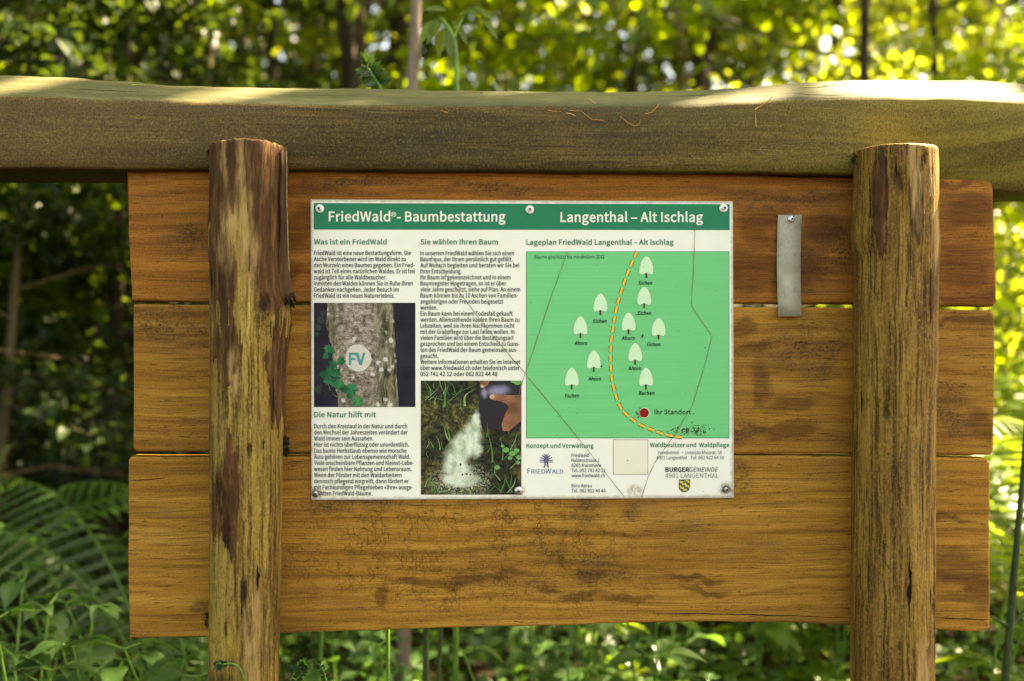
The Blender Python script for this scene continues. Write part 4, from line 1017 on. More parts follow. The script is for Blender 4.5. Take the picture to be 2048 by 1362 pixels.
# ---- printed photograph of a marked trunk
ph1 = empty('trunk_photograph', parent=sign)
k = NB('print_bark')
co = k.co()
v_ = k.map(k.warp(co, 20, 0.012), (120, 1, 26))
g = k.noise(v_, 1, 7, 0.75, 0.4)
c = k.ramp(g, [(0.36, (0.010, 0.012, 0.006)), (0.46, (0.075, 0.072, 0.036)), (0.57, (0.24, 0.21, 0.13)), (0.70, (0.52, 0.46, 0.36))])
mid = k.ells(k.warp(co, 16, 0.02), [(716, 690, 40, 130)], 1.2)
c = k.mix(k.math('MULTIPLY', mid, 0.75), c, k.ramp(k.noise(k.map(co, (1, 1, 1.6)), 130, 6, 0.8), [(0.38, (0.035, 0.022, 0.014)), (0.48, (0.30, 0.23, 0.18)), (0.62, (0.66, 0.57, 0.49))]))
bl_ = k.rng(k.vor(k.warp(co, 60, 0.010), 95, 'F1'), 0.42, 0.22)
bl_ = k.math('MULTIPLY', bl_, k.rng(k.noise(co, 22, 2), 0.48, 0.55))
c = k.mix(k.math('MULTIPLY', bl_, 0.9), c, (0.66, 0.61, 0.54))
ph_bark = k.fin(c, 0.42, 0.12)
k = NB('print_dark_wood')
c = k.ramp(k.noise(k.co(), 30, 4), [(0.35, (0.014, 0.012, 0.022)), (0.7, (0.030, 0.026, 0.040))])
ph_dark = k.fin(c, 0.42, 0.12)
k = NB('print_ivy')
c = k.ramp(k.noise(k.co(), 70, 4, 0.6), [(0.35, (0.006, 0.060, 0.028)), (0.55, (0.015, 0.170, 0.065)), (0.72, (0.06, 0.30, 0.10))])
ph_ivy = k.fin(c, 0.42, 0.12)
ph_ivd = flat('print_ivy_shadow', (0.006, 0.035, 0.022), 0.42, 0.35)
poly('photo_ground', rect(627.8, 605.5, 830.7, 814), P0 + .0003, ph_dark, ph1)
rr = random.Random(3)
lft = [(656 + 22 * ((y - 605) / 209) ** 1.4 + rr.uniform(-2, 2) - 5 * math.exp(-((y - 650) / 30) ** 2), y) for y in np.linspace(605.6, 813.9, 26)]
rgt = [(786 + 11 * ((y - 605) / 209) + rr.uniform(-1.2, 1.2), y) for y in np.linspace(605.6, 813.9, 26)]
poly('photo_trunk', rgt[::-1][::-1] + lft[::-1], P0 + .0005, ph_bark, ph1)
poly('photo_disc', [(716 + 25.5 * (1 + .04 * math.sin(3 * a + 1)) * math.cos(a), 716 + 27 * (1 + .03 * math.sin(2 * a)) * math.sin(a)) for a in np.linspace(0, 6.28, 40, False)], P0 + .0007,
     print_mat('print_chalk', (0.66, 0.60, 0.52), 0.5), ph1)
text('photo_lettering', [('FV', 697.5, 731, 729, 22.5, dict(bold=.06, off=P0 + .0009))], flat('print_teal', (0.03, 0.30, 0.25), 0.4), ph1)
def ivy(cx, cy, r, rot):
    base = [(0, 1.0), (.28, .55), (.75, .62), (.62, .10), (1.0, -.35), (.42, -.55), (.12, -.80), (0, -.65), (-.12, -.80), (-.42, -.55), (-1.0, -.35), (-.62, .10), (-.75, .62), (-.28, .55)]
    return [(cx + r * (x * math.cos(rot) - y * math.sin(rot)), cy - r * (x * math.sin(rot) + y * math.cos(rot))) for x, y in base]
iv = [(641, 640, 9, .4), (637, 655, 8, 2), (646, 627, 7, 1), (634, 668, 6, 3), (656, 697, 10, .6), (663, 702, 9, 2.5), (652, 712, 8, 4), (667, 729, 11, 3.0), (660, 742, 13, 2.6), (672, 746, 12, 3.6), (655, 760, 12, 2.9), (668, 766, 11, 3.4),
      (680, 770, 12, 2.4), (682, 722, 10, .3), (690, 778, 11, 3.2), (703, 778, 15, 3.7), (715, 803, 14, 2.2), (646, 750, 9, 1.8), (675, 757, 9, 5), (636, 778, 10, 5.5), (700, 790, 9, 1)]
polys('photo_ivy', [[(min(829, max(628.3, x)), min(813.5, max(606, y))) for x, y in ivy(*q)] for q in iv], P0 + .0009, [ph_ivy, ph_ivd], ph1, [1 if i < 4 or i == 19 else 0 for i in range(len(iv))], .00003)
stem_pts = [(656, 768), (660, 780), (668, 790), (680, 796)]
polys('photo_stem', [[(a[0], a[1]), (b[0], b[1]), (b[0] + 1, b[1] + 1), (a[0] + 1, a[1] + 1)] for a, b in zip(stem_pts, stem_pts[1:])], P0 + .0016, flat('print_stem', (0.35, 0.36, 0.16), .4), ph1)

# ---- printed photograph of ash poured from a dark urn
ph2 = empty('ash_photograph', parent=sign)
k = NB('print_forest_soil')
co = k.co()
g = k.noise(k.warp(co, 60, 0.006), 120, 6, 0.78)
c = k.ramp(g, [(0.36, (0.012, 0.012, 0.008)), (0.50, (0.060, 0.055, 0.022)), (0.62, (0.21, 0.19, 0.055)), (0.76, (0.36, 0.34, 0.12))])
dk = k.ells(k.warp(co, 30, 0.025), [(900, 780, 70, 28), (870, 765, 40, 20), (990, 930, 60, 50), (1000, 880, 40, 40), (870, 890, 30, 30), (1010, 975, 40, 20)], 1.1)
c = k.mix(k.math('MULTIPLY', dk, 0.92), c, k.ramp(g, [(0.4, (0.008, 0.008, 0.010)), (0.7, (0.05, 0.055, 0.025))]))
wa = k.warp(k.warp(co, 30, 0.018), 130, 0.006)
am = k.ells(wa, [(955, 845, 7, 22), (946, 872, 16, 24), (928, 890, 26, 24), (912, 915, 22, 26), (916, 938, 26, 20), (932, 958, 26, 14), (952, 898, 10, 16), (905, 960, 20, 12)], 0.9)
am = k.math('MULTIPLY', am, k.rng(k.noise(co, 170, 5, 0.8), 0.28, 0.46, 0.45, 1.0))
ac_ = k.ramp(k.noise(k.map(co, (1, 1, .7)), 70, 6, 0.7), [(0.32, (0.34, 0.40, 0.26)), (0.48, (0.60, 0.68, 0.50)), (0.64, (0.80, 0.86, 0.70))])
c = k.mix(am, c, ac_)
fr_m = k.math('MULTIPLY', k.ells(k.warp(co, 40, .02), [(915, 965, 46, 22), (945, 960, 30, 24), (890, 970, 24, 16)], 1.4), k.rng(k.noise(co, 330, 3, .8), .5, .58))
c = k.mix(k.math('MULTIPLY', fr_m, .8), c, (0.62, 0.62, 0.46))
ph_soil = k.fin(c, 0.42, 0.12)
poly('photo_ground', rect(841.6, 761.2, 1042.8, 989.4), P0 + .0003, ph_soil, ph2)
polys('ash_pebbles', [circ(921, 929, 2, 8, 2.8), circ(938, 928, 2, 7, 3), circ(925, 949, 1.8, 7), circ(933, 948, 2.2, 7), circ(941, 949, 2.4, 7, 1.6), circ(949, 948, 2.6, 7, 1.3)], P0 + .0009, flat('print_pebble', (.09, .065, .03), .4), ph2)
urn_m = NB('print_urn')
co = urn_m.co()
urn_m = urn_m.fin(urn_m.mix(urn_m.ells(urn_m.warp(co, 30, .01), [(995, 781, 20, 9), (967, 785, 6, 9)], 1.4), (0.012, 0.008, 0.016), (0.26, 0.23, 0.34)), .42, .35)
poly('photo_urn', [(955.5, 775), (962, 770), (985, 761.4), (1042.5, 761.4), (1042.5, 835), (1036, 858), (1000, 860), (964, 857), (958.5, 815)], P0 + .0009, urn_m, ph2)
skin_m = NB('print_skin')
skin_m = skin_m.fin(skin_m.ramp(skin_m.noise(skin_m.co(), 26, 3), [(0.35, (0.16, 0.055, 0.025)), (0.6, (0.40, 0.17, 0.085))]), .42, .35)
polys('photo_hand', [[(959.5, 771), (962, 764), (968, 761.5), (978.5, 761.5), (976, 769), (970, 775), (963, 776.5)],
                     [(979.5, 791), (983, 788.5), (996, 789), (1015, 790.5), (1042.5, 790), (1042.5, 842), (1032, 850), (1018, 862), (1006, 862), (1003, 850), (1010, 828), (1018, 814), (1010, 806), (994, 801), (982, 799)]], P0 + .0012, skin_m, ph2)
nail = flat('print_nail', (0.62, 0.40, 0.25), .4)
polys('photo_nail', [circ(984, 793.5, 5, 12, 4.2), circ(964.5, 772.5, 4, 10, 3)], P0 + .0014, nail, ph2)
gl, gi = [], []
rr = random.Random(21)
def blade(x0, y0, x1, y1, bend, wd):
    n = 6; L, R = [], []
    for i in range(n + 1):
        q = i / n
        x = x0 + (x1 - x0) * q + bend * math.sin(math.pi * q) ; y = y0 + (y1 - y0) * q - abs(bend) * .4 * math.sin(math.pi * q)
        ww = wd * (1 - q * .9) / 2
        x = min(1042, max(842.3, x)); y = min(988.8, max(762, y))
        L.append((x - ww, y)); R.append((x + ww, y))
    gl.append(L + R[::-1]); gi.append(rr.choice([0, 0, 1]))
for q in [(888, 815, 878, 768, 6, 5), (890, 812, 900, 765, -4, 4), (886, 800, 850, 795, -10, 3), (890, 800, 930, 812, 12, 3), (930, 812, 952, 778, -10, 5), (905, 790, 955, 766, 14, 2.4), (862, 790, 848, 763, 4, 4), (868, 785, 842, 770, 3, 2),
          (895, 805, 925, 770, 8, 2), (850, 800, 880, 770, 5, 2), (900, 875, 880, 845, 4, 3), (897, 880, 890, 850, -3, 3), (880, 900, 870, 870, 3, 2), (985, 925, 975, 865, 3, 4), (1005, 920, 995, 868, 5, 3), (960, 885, 1000, 892, 8, 2.5),
          (1000, 985, 1010, 950, 4, 3), (1015, 985, 1030, 955, 6, 3), (1005, 985, 985, 965, -4, 2.5), (1025, 985, 1012, 945, -5, 2.4), (865, 985, 848, 945, 4, 3), (880, 988, 862, 950, -3, 3), (975, 985, 990, 970, 3, 2), (1020, 900, 1035, 862, 3, 2)]:
    blade(*q)
for _ in range(46):
    x, y = rr.choice([(rr.uniform(845, 950), rr.uniform(770, 825)), (rr.uniform(965, 1040), rr.uniform(865, 985)), (rr.uniform(845, 900), rr.uniform(880, 985))])
    blade(x, y, x + rr.uniform(-22, 22), y - rr.uniform(10, 34), rr.uniform(-6, 6), rr.uniform(.8, 2.2))
polys('photo_grass', gl, P0 + .0016, [flat('print_grass', (0.075, 0.22, 0.055), .4), flat('print_grass_pale', (0.26, 0.42, 0.17), .4)], ph2, gi, .00002)['kind'] = 'stuff'
lf_ = [(1012, 900, 7), (1024, 907, 7), (1033, 901, 6), (1038, 915, 6), (1020, 916, 5), (994, 935, 6), (1035, 765, 7), (1027, 762, 6), (1036, 925, 5), (1005, 892, 4)]
polys('photo_leaves', [[(min(1042.3, max(842, x)), max(761.6, y)) for x, y in circ(a, b, c_, 9, c_ * .75)] for a, b, c_ in lf_], P0 + .0022, flat('print_leaf', (0.13, 0.36, 0.10), .4), ph2, None, .00002)

# ---- screws
steel_m = NB('screw_steel')
steel_m = steel_m.fin(steel_m.ramp(steel_m.noise(steel_m.co(), 300, 3), [(0.35, (0.42, 0.42, 0.38)), (0.65, (0.72, 0.72, 0.66))]), 0.35, 0.5, None, 0.85)
white_w = print_mat('washer_white', (0.86, 0.85, 0.80), 0.1)
grime_w = NB('washer_grimy')
grime_w = grime_w.fin(grime_w.ramp(grime_w.noise(grime_w.co(), 240, 5, 0.7), [(0.38, (0.03, 0.022, 0.014)), (0.58, (0.26, 0.22, 0.15)), (0.72, (0.6, 0.56, 0.45))]), 0.6, 0.3)
hole_m = flat('screw_recess', (0.02, 0.018, 0.02), 0.6)
def lathe(cx, cy, off, prof, n=28):
    """rings of (radius px, height m) about a point on the board"""
    c = bl(cx, cy, off)
    v, f = [], []
    for r, h in prof:
        for i in range(n):
            a = 2 * math.pi * i / n
            v.append((c.x + r * S * math.cos(a), c.y - h, c.z + r * S * math.sin(a)))
    for i in range(len(prof) - 1):
        for j in range(n):
            f.append([i * n + j, i * n + (j + 1) % n, (i + 1) * n + (j + 1) % n, (i + 1) * n + j])
    f.append([(len(prof) - 1) * n + j for j in range(n)])
    return v, f
def screw(px, py, r, off, washer, parent, head=0.52):
    hd_v, hd_f = lathe(px, py, off, [(r, 0), (r, .0010), (r * .96, .0018), (r * .78, .0026), (r * .45, .0031)])
    o = from_py('screw', hd_v, hd_f, washer, parent, True)
    hv, hf = lathe(px, py, off + .0026, [(r * .46, 0), (r * .44, .0006), (r * .34, .0009)], 20)
    h = from_py('screw_head', hv, hf, steel_m, o, True)
    st = []
    for i in range(12):
        a = 2 * math.pi * i / 12; q = r * (.34 if i % 2 else .22)
        st.append((px + q * math.cos(a), py + q * math.sin(a)))
    c = bl(px, py, 0)
    from_py('drive_recess', [Vector((c.x + (x - px) * S, -(off + .0042), c.z - (y - py) * S)) for x, y in st], [list(range(12))[::-1]], hole_m, o)
    return o
for px, py, m in [(639.5, 417.5, white_w), (1059.5, 419.5, white_w), (1447, 416.5, white_w), (1452, 978.5, grime_w), (1037, 981, steel_m), (631.5, 986.5, grime_w)]:
    o = screw(px, py, 8.6 if m is not grime_w else 8.0, P0, m, sign)
    if m is grime_w: o['label'] = 'grimy corroded screw'

# ---- metal strip
strip = board_root('metal_strip')
tag(strip, 'bent grey metal strip hanging from one screw right of the sign', 'metal strip')
k = NB('dull_zinc')
co = k.co()
g = k.noise(co, 40, 6, 0.7)
c = k.ramp(g, [(0.35, (0.32, 0.295, 0.21)), (0.6, (0.42, 0.39, 0.285))])
d = k.ells(k.warp(co, 25, .02), [(1582, 588, 22, 14), (1570, 500, 18, 30), (1585, 450, 18, 14)], 1.2)
c = k.mix(k.math('MULTIPLY', d, k.rng(k.noise(co, 170, 4, .75), .46, .70, .08, .6)), c, (0.15, 0.145, 0.14))
sp = k.rng(k.vor(co, 110, 'F1'), .13, .05)
c = k.mix(k.math('MULTIPLY', sp, k.rng(k.noise(co, 50, 2), .5, .6)), c, (.06, .05, .04))
zinc = k.fin(c, 0.55, 0.4, None, 0.1)
v, f = [], []
rows = [(430, 1555.5, 1603), (445, 1555, 1602.5), (480, 1554, 1601), (520, 1553.5, 1600.5), (560, 1553.8, 1600.6), (600, 1555, 1601.5), (633, 1556, 1603)]
for i, (y, a, b) in enumerate(rows):
    o_ = 0.0012 + 0.0075 * (i / 6) ** 1.6
    v += [bl(a, y, o_), bl((a + b) / 2, y, o_ + .0012), bl(b, y, o_)]
for i in range(6):
    for j in range(2): f.append([i * 3 + j, (i + 1) * 3 + j, (i + 1) * 3 + j + 1, i * 3 + j + 1])
so = from_py('strip', v, f, zinc, strip, True)
md = so.modifiers.new('thick', 'SOLIDIFY'); md.thickness = 0.0016; md.offset = 1
screw(1581.5, 438.5, 7.6, 0.0036, steel_m, strip)


def beam_pt(x, y):
    """point on the beam's visible skin under photo pixel x, y"""
    t, c = sm_interp(TOP, x), sm_interp(CRE, x)
    fo = 0.026
    if y < c - 4: return bl(x, y, fo - 0.070 * (1 - min(1, max(0, (y - t) / (c - 7 - t)))) ** 1.15 - .0045)
    return bl(x, y, fo + .0065)
def beam_crack(pts, wd):
    P = []
    for a, b in zip(pts, pts[1:]):
        n = max(2, int(abs(b[0] - a[0]) / 8))
        P += [(a[0] + (b[0] - a[0]) * i / n, a[1] + (b[1] - a[1]) * i / n + random.uniform(-.5, .5)) for i in range(n)]
    v, f = [], []
    for i, (x, y) in enumerate(P):
        p = beam_pt(x, y) + Vector((0, -.0012, .0008)); h_ = wd * S * math.sin(math.pi * (i + .5) / len(P)) * random.uniform(.6, 1.1)
        v += [p + Vector((0, -.3 * h_, -h_)), p + Vector((0, .3 * h_, h_))]
    for i in range(len(P) - 1): f.append([2 * i, 2 * i + 1, 2 * i + 3, 2 * i + 2])
    from_py('drying_crack', v, f, crack_m, board)
beam_crack([(1580, 184), (1600, 177), (1640, 176), (1690, 170), (1740, 168)], .9)
beam_crack([(1583, 186), (1600, 190), (1660, 192), (1720, 190)], .6)
beam_crack([(1690, 186), (1760, 180), (1850, 181), (1930, 184), (1960, 192)], .6)
beam_crack([(1980, 178), (2010, 186), (2060, 184)], .8)
beam_crack([(1300, 196), (1400, 192), (1480, 188)], .5)
beam_crack([(560, 190), (640, 192), (760, 191)], .5)
beam_crack([(120, 178), (220, 183), (330, 188)], .6)
needle_ms = [flat('needle_orange', (0.42, 0.185, 0.035), 0.5), flat('needle_tan', (0.42, 0.25, 0.09), 0.55), flat('needle_green', (0.40, 0.42, 0.07), 0.5), flat('needle_dark', (0.16, 0.06, 0.02), 0.5)]
def needle(pts, wd, mi, label):
    P = [beam_pt(x, y) for x, y in pts]
    v, f = [], []
    n = len(P)
    for i, p in enumerate(P):
        d = (P[min(n - 1, i + 1)] - P[max(0, i - 1)]).normalized()
        s_ = d.cross(Vector((0, -1, 0))).normalized()
        r = wd * .8 * S * (0.45 + .55 * math.sin(math.pi * (i + .6) / n))
        for k_ in range(5):
            a = 2 * math.pi * k_ / 5
            v.append(p + s_ * r * math.cos(a) + Vector((0, -1, 0)) * r * .7 * math.sin(a))
    for i in range(n - 1):
        for k_ in range(5): f.append([i * 5 + k_, i * 5 + (k_ + 1) % 5, (i + 1) * 5 + (k_ + 1) % 5, (i + 1) * 5 + k_])
    f += [[0, 1, 2, 3, 4], [(n - 1) * 5 + k_ for k_ in (4, 3, 2, 1, 0)]]
    me_ = [Vector(q) for q in v]; c_ = sum(me_, Vector()) / len(me_)
    o = from_py('conifer_needle', [q - c_ for q in me_], f, needle_ms[mi], None, True)
    R_ = Matrix.Translation(ORG) @ Matrix.Rotation(YAW, 4, 'Z')
    o.location = R_ @ c_; o.rotation_euler = (0, 0, YAW)
    return tag(o, label, 'needle', 'dry needles scattered on the beam')
needle([(936, 183), (950, 184), (966, 185)], 1.6, 0, 'orange needle lying flat on the beam top right of the green shoot')
needle([(883, 221), (890, 224), (896, 226)], 1.4, 0, 'short orange needle on the beam edge above the Baumbestattung title')
needle([(1096, 221), (1108, 223), (1122, 223)], 1.2, 0, 'straight orange needle, leftmost of the cluster in the middle of the beam')
needle([(1138, 220), (1150, 222), (1165, 222)], 1.2, 0, 'orange needle touching the top end of the long bent needle')
needle([(1132, 226), (1142, 228), (1152, 232)], 1.8, 1, 'pale tan scale among the orange needles of the middle cluster')
needle([(1164, 223), (1174, 232), (1184, 239), (1200, 240), (1212, 243)], 1.2, 0, 'long bent orange needle trailing to the right in the middle cluster')
needle([(1176, 197), (1184, 202), (1192, 208)], 1.3, 1, 'tan needle slanting down on the beam top above the middle cluster')
needle([(1240, 232), (1252, 243), (1268, 252), (1278, 250), (1282, 236)], 1.3, 0, 'hook-shaped orange needle curling back up on the beam front')
needle([(1291, 228), (1304, 224), (1314, 214), (1321, 203)], 1.2, 0, 'orange needle curving up over the beam edge right of the hooked one')
needle([(1510, 219), (1524, 210), (1536, 202), (1545, 193)], 1.1, 0, 'thin orange needle rising to the beam top above the grey metal strip')
needle([(1511, 222), (1511, 236), (1512, 254)], 1.4, 1, 'tan needle hanging vertically on the beam front')
needle([(1911, 160), (1920, 164), (1931, 170)], 1.4, 1, 'tan needle on the bare bright beam top above the right post')
needle([(18, 203), (28, 201), (38, 199)], 1.6, 3, 'dark reddish needle at the far left end of the beam edge')
needle([(84, 197), (94, 198), (104, 197)], 1.5, 3, 'reddish needle on the beam edge, second from its left end')
needle([(262, 170), (276, 169), (292, 170)], 0.9, 2, 'yellow-green needle sprig lying on the beam top at left')
needle([(1367, 309), (1372, 312), (1378, 309)], 1.4, 3, 'dark curled bit of debris low on the beam front')
# ================================================================== FOREST
def leaf_mat(name, dark, light, trans, gloss=0.42, tw=0.45, spec=0.5):
    """thin leaf: coloured front, light shining through; hue varies leaf by leaf"""
    k = NB(name)
    geo = k.n('ShaderNodeNewGeometry')
    oi = k.n('ShaderNodeObjectInfo')
    r = k.math('ADD', k.math('MULTIPLY', geo.outputs['Random Per Island'], 0.75), k.math('MULTIPLY', oi.outputs['Random'], 0.25))
    c = k.mix(r, dark, light)
    t = k.mix(r, trans, tuple(q * .6 for q in trans))
    m = k.fin(c, gloss, spec)
    tr = k.n('ShaderNodeBsdfTranslucent')
    k.set(tr.inputs[0], t)
    mx = k.n('ShaderNodeMixShader')
    mx.inputs[0].default_value = tw
    k.t.links.new(k.b.outputs[0], mx.inputs[1]); k.t.links.new(tr.outputs[0], mx.inputs[2])
    k.t.links.new(mx.outputs[0], k.out.inputs[0])
    return m
beech_m = leaf_mat('beech_leaf', (0.038, 0.090, 0.010), (0.080, 0.14, 0.014), (0.38, 0.52, 0.025), 0.38)
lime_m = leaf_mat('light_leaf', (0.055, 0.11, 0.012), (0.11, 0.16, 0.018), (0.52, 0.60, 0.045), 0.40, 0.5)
dark_m = leaf_mat('dark_leaf', (0.008, 0.021, 0.005), (0.021, 0.042, 0.008), (0.08, 0.13, 0.012), 0.45, 0.35, 0.3)  # leaf colour darkened: deep woodland shade put into it
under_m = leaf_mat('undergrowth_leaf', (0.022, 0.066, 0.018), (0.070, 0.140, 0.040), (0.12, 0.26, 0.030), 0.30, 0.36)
under_l = leaf_mat('sunny_undergrowth_leaf', (0.060, 0.120, 0.016), (0.10, 0.165, 0.022), (0.36, 0.50, 0.035), 0.36, 0.48)  # brighter copy of the undergrowth leaf, sunlight put into its colour
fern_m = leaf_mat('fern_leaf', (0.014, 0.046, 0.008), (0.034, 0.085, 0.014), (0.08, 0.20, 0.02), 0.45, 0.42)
fern_l = leaf_mat('sunny_fern_leaf', (0.07, 0.14, 0.018), (0.11, 0.19, 0.025), (0.40, 0.55, 0.04), 0.42, 0.5)  # fern leaf lightened and yellowed so its colour carries the sunshine
def bark(name, a, b, sc=14):
    k = NB(name)
    co = k.co()
    g = k.noise(k.map(co, (1, 1, .25)), sc, 7, 0.7, .4)
    c = k.ramp(g, [(0.35, a), (0.65, b)])
    return k.fin(c, 0.8, 0.2, k.bump(g, .8, .01))
trunk_dark = bark('dark_bark', (0.018, 0.012, 0.008), (0.055, 0.040, 0.026))
trunk_pale = bark('pale_bark', (0.14, 0.105, 0.075), (0.34, 0.26, 0.19))
stem_g = NB('green_stem'); stem_g = stem_g.fin(stem_g.ramp(stem_g.noise(stem_g.co(), 40, 3), [(0.35, (0.06, 0.15, 0.015)), (0.65, (0.12, 0.24, 0.03))]), .45, .4)
stem_d = NB('dark_green_stem'); stem_d = stem_d.fin(stem_d.ramp(stem_d.noise(stem_d.co(), 40, 3), [(0.35, (0.018, 0.036, 0.008)), (0.65, (0.045, 0.075, 0.016))]), .5, .35)
stem_b = flat('brown_stem', (0.10, 0.075, 0.035), .7, .2)

def np_mesh(name, V, F, mat, parent=None, smooth=False):
    """V (n,3) array, F (m,k) array of equal-sized faces"""
    me = bpy.data.meshes.new(name)
    V = np.asarray(V, dtype=np.float32); F = np.asarray(F, dtype=np.int32)
    me.vertices.add(len(V)); me.vertices.foreach_set('co', V.ravel())
    me.loops.add(F.size); me.loops.foreach_set('vertex_index', F.ravel())
    me.polygons.add(len(F)); me.polygons.foreach_set('loop_start', np.arange(0, F.size, F.shape[1], dtype=np.int32))
    me.update(calc_edges=True)
    if smooth: me.polygons.foreach_set('use_smooth', np.ones(len(F), dtype=bool))
    return mesh_obj(name, me, mat, parent)

def unit(a): return a / np.maximum(1e-9, np.linalg.norm(a, axis=1, keepdims=True))

def leaf_arr(P, L, W, Dr, Nm, fold=0.25):
    """folded six-cornered leaves: base, two shoulders each side, tip; midrib lowered"""
    n = len(P)
    Dr = unit(Dr)
    Sd = unit(np.cross(Dr, Nm)); Nn = unit(np.cross(Sd, Dr))
    L = L[:, None]; W = W[:, None]
    b = P; t = P + Dr * L - Nn * L * .12
    m = P + Dr * L * .5 + Nn * L * .04
    a1 = P + Dr * L * .28 + Sd * W * .46 + Nn * W * fold; a2 = P + Dr * L * .66 + Sd * W * .42 + Nn * W * fold * .8
    c1 = P + Dr * L * .28 - Sd * W * .46 + Nn * W * fold; c2 = P + Dr * L * .66 - Sd * W * .42 + Nn * W * fold * .8
    V = np.stack([b, a1, a2, t, c2, c1, m], 1).reshape(-1, 3)
    o = (np.arange(n) * 7)[:, None]
    F = np.concatenate([o + np.array([[0, 1, 2, 6]]), o + np.array([[6, 2, 3, 4]]), o + np.array([[0, 6, 4, 5]])], 0)
    return V, F

def tube_arr(pts, rad, n=8):
    pts = [Vector(p) for p in pts]
    V, F = [], []
    for i, p in enumerate(pts):
        d = (pts[min(len(pts) - 1, i + 1)] - pts[max(0, i - 1)]).normalized()
        u = d.orthogonal().normalized() if i == 0 else (u - d * u.dot(d)).normalized()
        v_ = d.cross(u)
        for j in range(n):
            a = 2 * math.pi * j / n
            V.append(p + (u * math.cos(a) + v_ * math.sin(a)) * rad[i])
    for i in range(len(pts) - 1):
        for j in range(n):
            F.append([i * n + j, i * n + (j + 1) % n, (i + 1) * n + (j + 1) % n, (i + 1) * n + j])
    return V, F
class Acc:
    def __init__(s): s.V, s.F, s.n = [], [], 0
    def add(s, vf):
        V, F = vf
        V = np.asarray(V, dtype=np.float32).reshape(-1, 3); F = np.asarray(F, dtype=np.int32)
        s.V.append(V); s.F.append(F + s.n); s.n += len(V)
    def build(s, name, mat, parent=None, smooth=False):
        return np_mesh(name, np.concatenate(s.V), np.concatenate(s.F), mat, parent, smooth)

def make_tree(name, seed, H, h0, R, nleaf, leaf, r0, lean=(0, 0), mat=None, bmat=None, limbs=14, layered=1.0, taper=.8, curve=None):
    """tapered trunk with limbs, leaves spread in sprays along the limbs"""
    g = np.random.default_rng(seed)
    root = empty(name)
    tr = Acc()
    n = 14
    ph = g.uniform(0, 6.28, 4)
    def axis(z):
        q = z / H
        if curve: return np.array([np.interp(z, curve[0], curve[1]), np.interp(z, curve[0], curve[2]), z])
        return np.array([lean[0] * q + .06 * H / 6 * math.sin(3 * q + ph[0]), lean[1] * q + .06 * H / 6 * math.sin(3.4 * q + ph[1]), z])
    zs = np.linspace(-.15, H * .96, n)
    tr.add(tube_arr([axis(z) for z in zs], [max(.006, r0 * (1 - taper * max(0, z) / H) * (1.25 if z < .1 else 1)) for z in zs], 10))
    P, Dd = [], []
    for i in range(limbs):
        z = h0 + (H - h0) * (i + g.uniform(0, .9)) / limbs
        q = (z - h0) / (H - h0)
        ln = R * (0.45 + .55 * math.sin(math.pi * min(1, .25 + q * .75))) * g.uniform(.75, 1.15) * (1 if q < .85 else .6)
        a = i * 2.4 + g.uniform(-.5, .5)
        d = np.array([math.cos(a), math.sin(a), g.uniform(.05, .5)])
        p0 = axis(z)
        pts = [p0 + d * ln * t + np.array([0, 0, -.18 * ln * t * t]) + g.normal(0, .03, 3) * ln * (t > 0) for t in np.linspace(0, 1, 6)]
        tr.add(tube_arr(pts, [max(.003, r0 * .34 * (1 - .85 * t) * (1 - .5 * q)) for t in np.linspace(0, 1, 6)], 5))
        for j in range(5):
            t0 = g.uniform(.25, .95); b = a + g.choice([-1, 1]) * g.uniform(.4, 1.1)
            d2 = np.array([math.cos(b), math.sin(b), g.uniform(-.1, .25)]); l2 = ln * g.uniform(.25, .5)
            q0 = pts[0] + (pts[-1] - pts[0]) * t0
            tr.add(tube_arr([q0, q0 + d2 * l2 * .5, q0 + d2 * l2], [r0 * .10, r0 * .07, .002], 4))
            for t in g.uniform(0.1, 1.05, 5): P.append(q0 + d2 * l2 * t); Dd.append(d2)
        for t in g.uniform(.3, 1.05, 6): P.append(pts[0] + (pts[-1] - pts[0]) * t); Dd.append(d)
    P = np.array(P); Dd = np.array(Dd)
    ii = g.integers(0, len(P), nleaf)
    sp = R * .075 + .03
    pos = P[ii] + g.normal(0, 1, (nleaf, 3)) * np.array([sp, sp, sp * .45])
    dr = Dd[ii] * .6 + g.normal(0, .6, (nleaf, 3)) + np.array([0, 0, -.35])
    nm = g.normal(0, .42, (nleaf, 3)) + np.array([0, 0, layered])
    L = leaf * g.uniform(.6, 1.25, nleaf)
    cr = Acc(); cr.add(leaf_arr(pos, L, L * .66, dr, nm))
    tr.build('trunk', bmat or trunk_dark, root, True)
    cr.build('crown', mat or beech_m, root)
    return root

def place(proto, x, y, rz, sc=1.0, label=None, cat=None, group=None, z=0.0, first=[set()]):
    if proto.name in first[0]:
        o = copy_tree(proto)
    else:
        o = proto; first[0].add(proto.name)
    o.location = (x, y, z); o.rotation_euler = (0, 0, rz); o.scale = (sc, sc, sc)
    tag(o, label, cat, group)
    return o

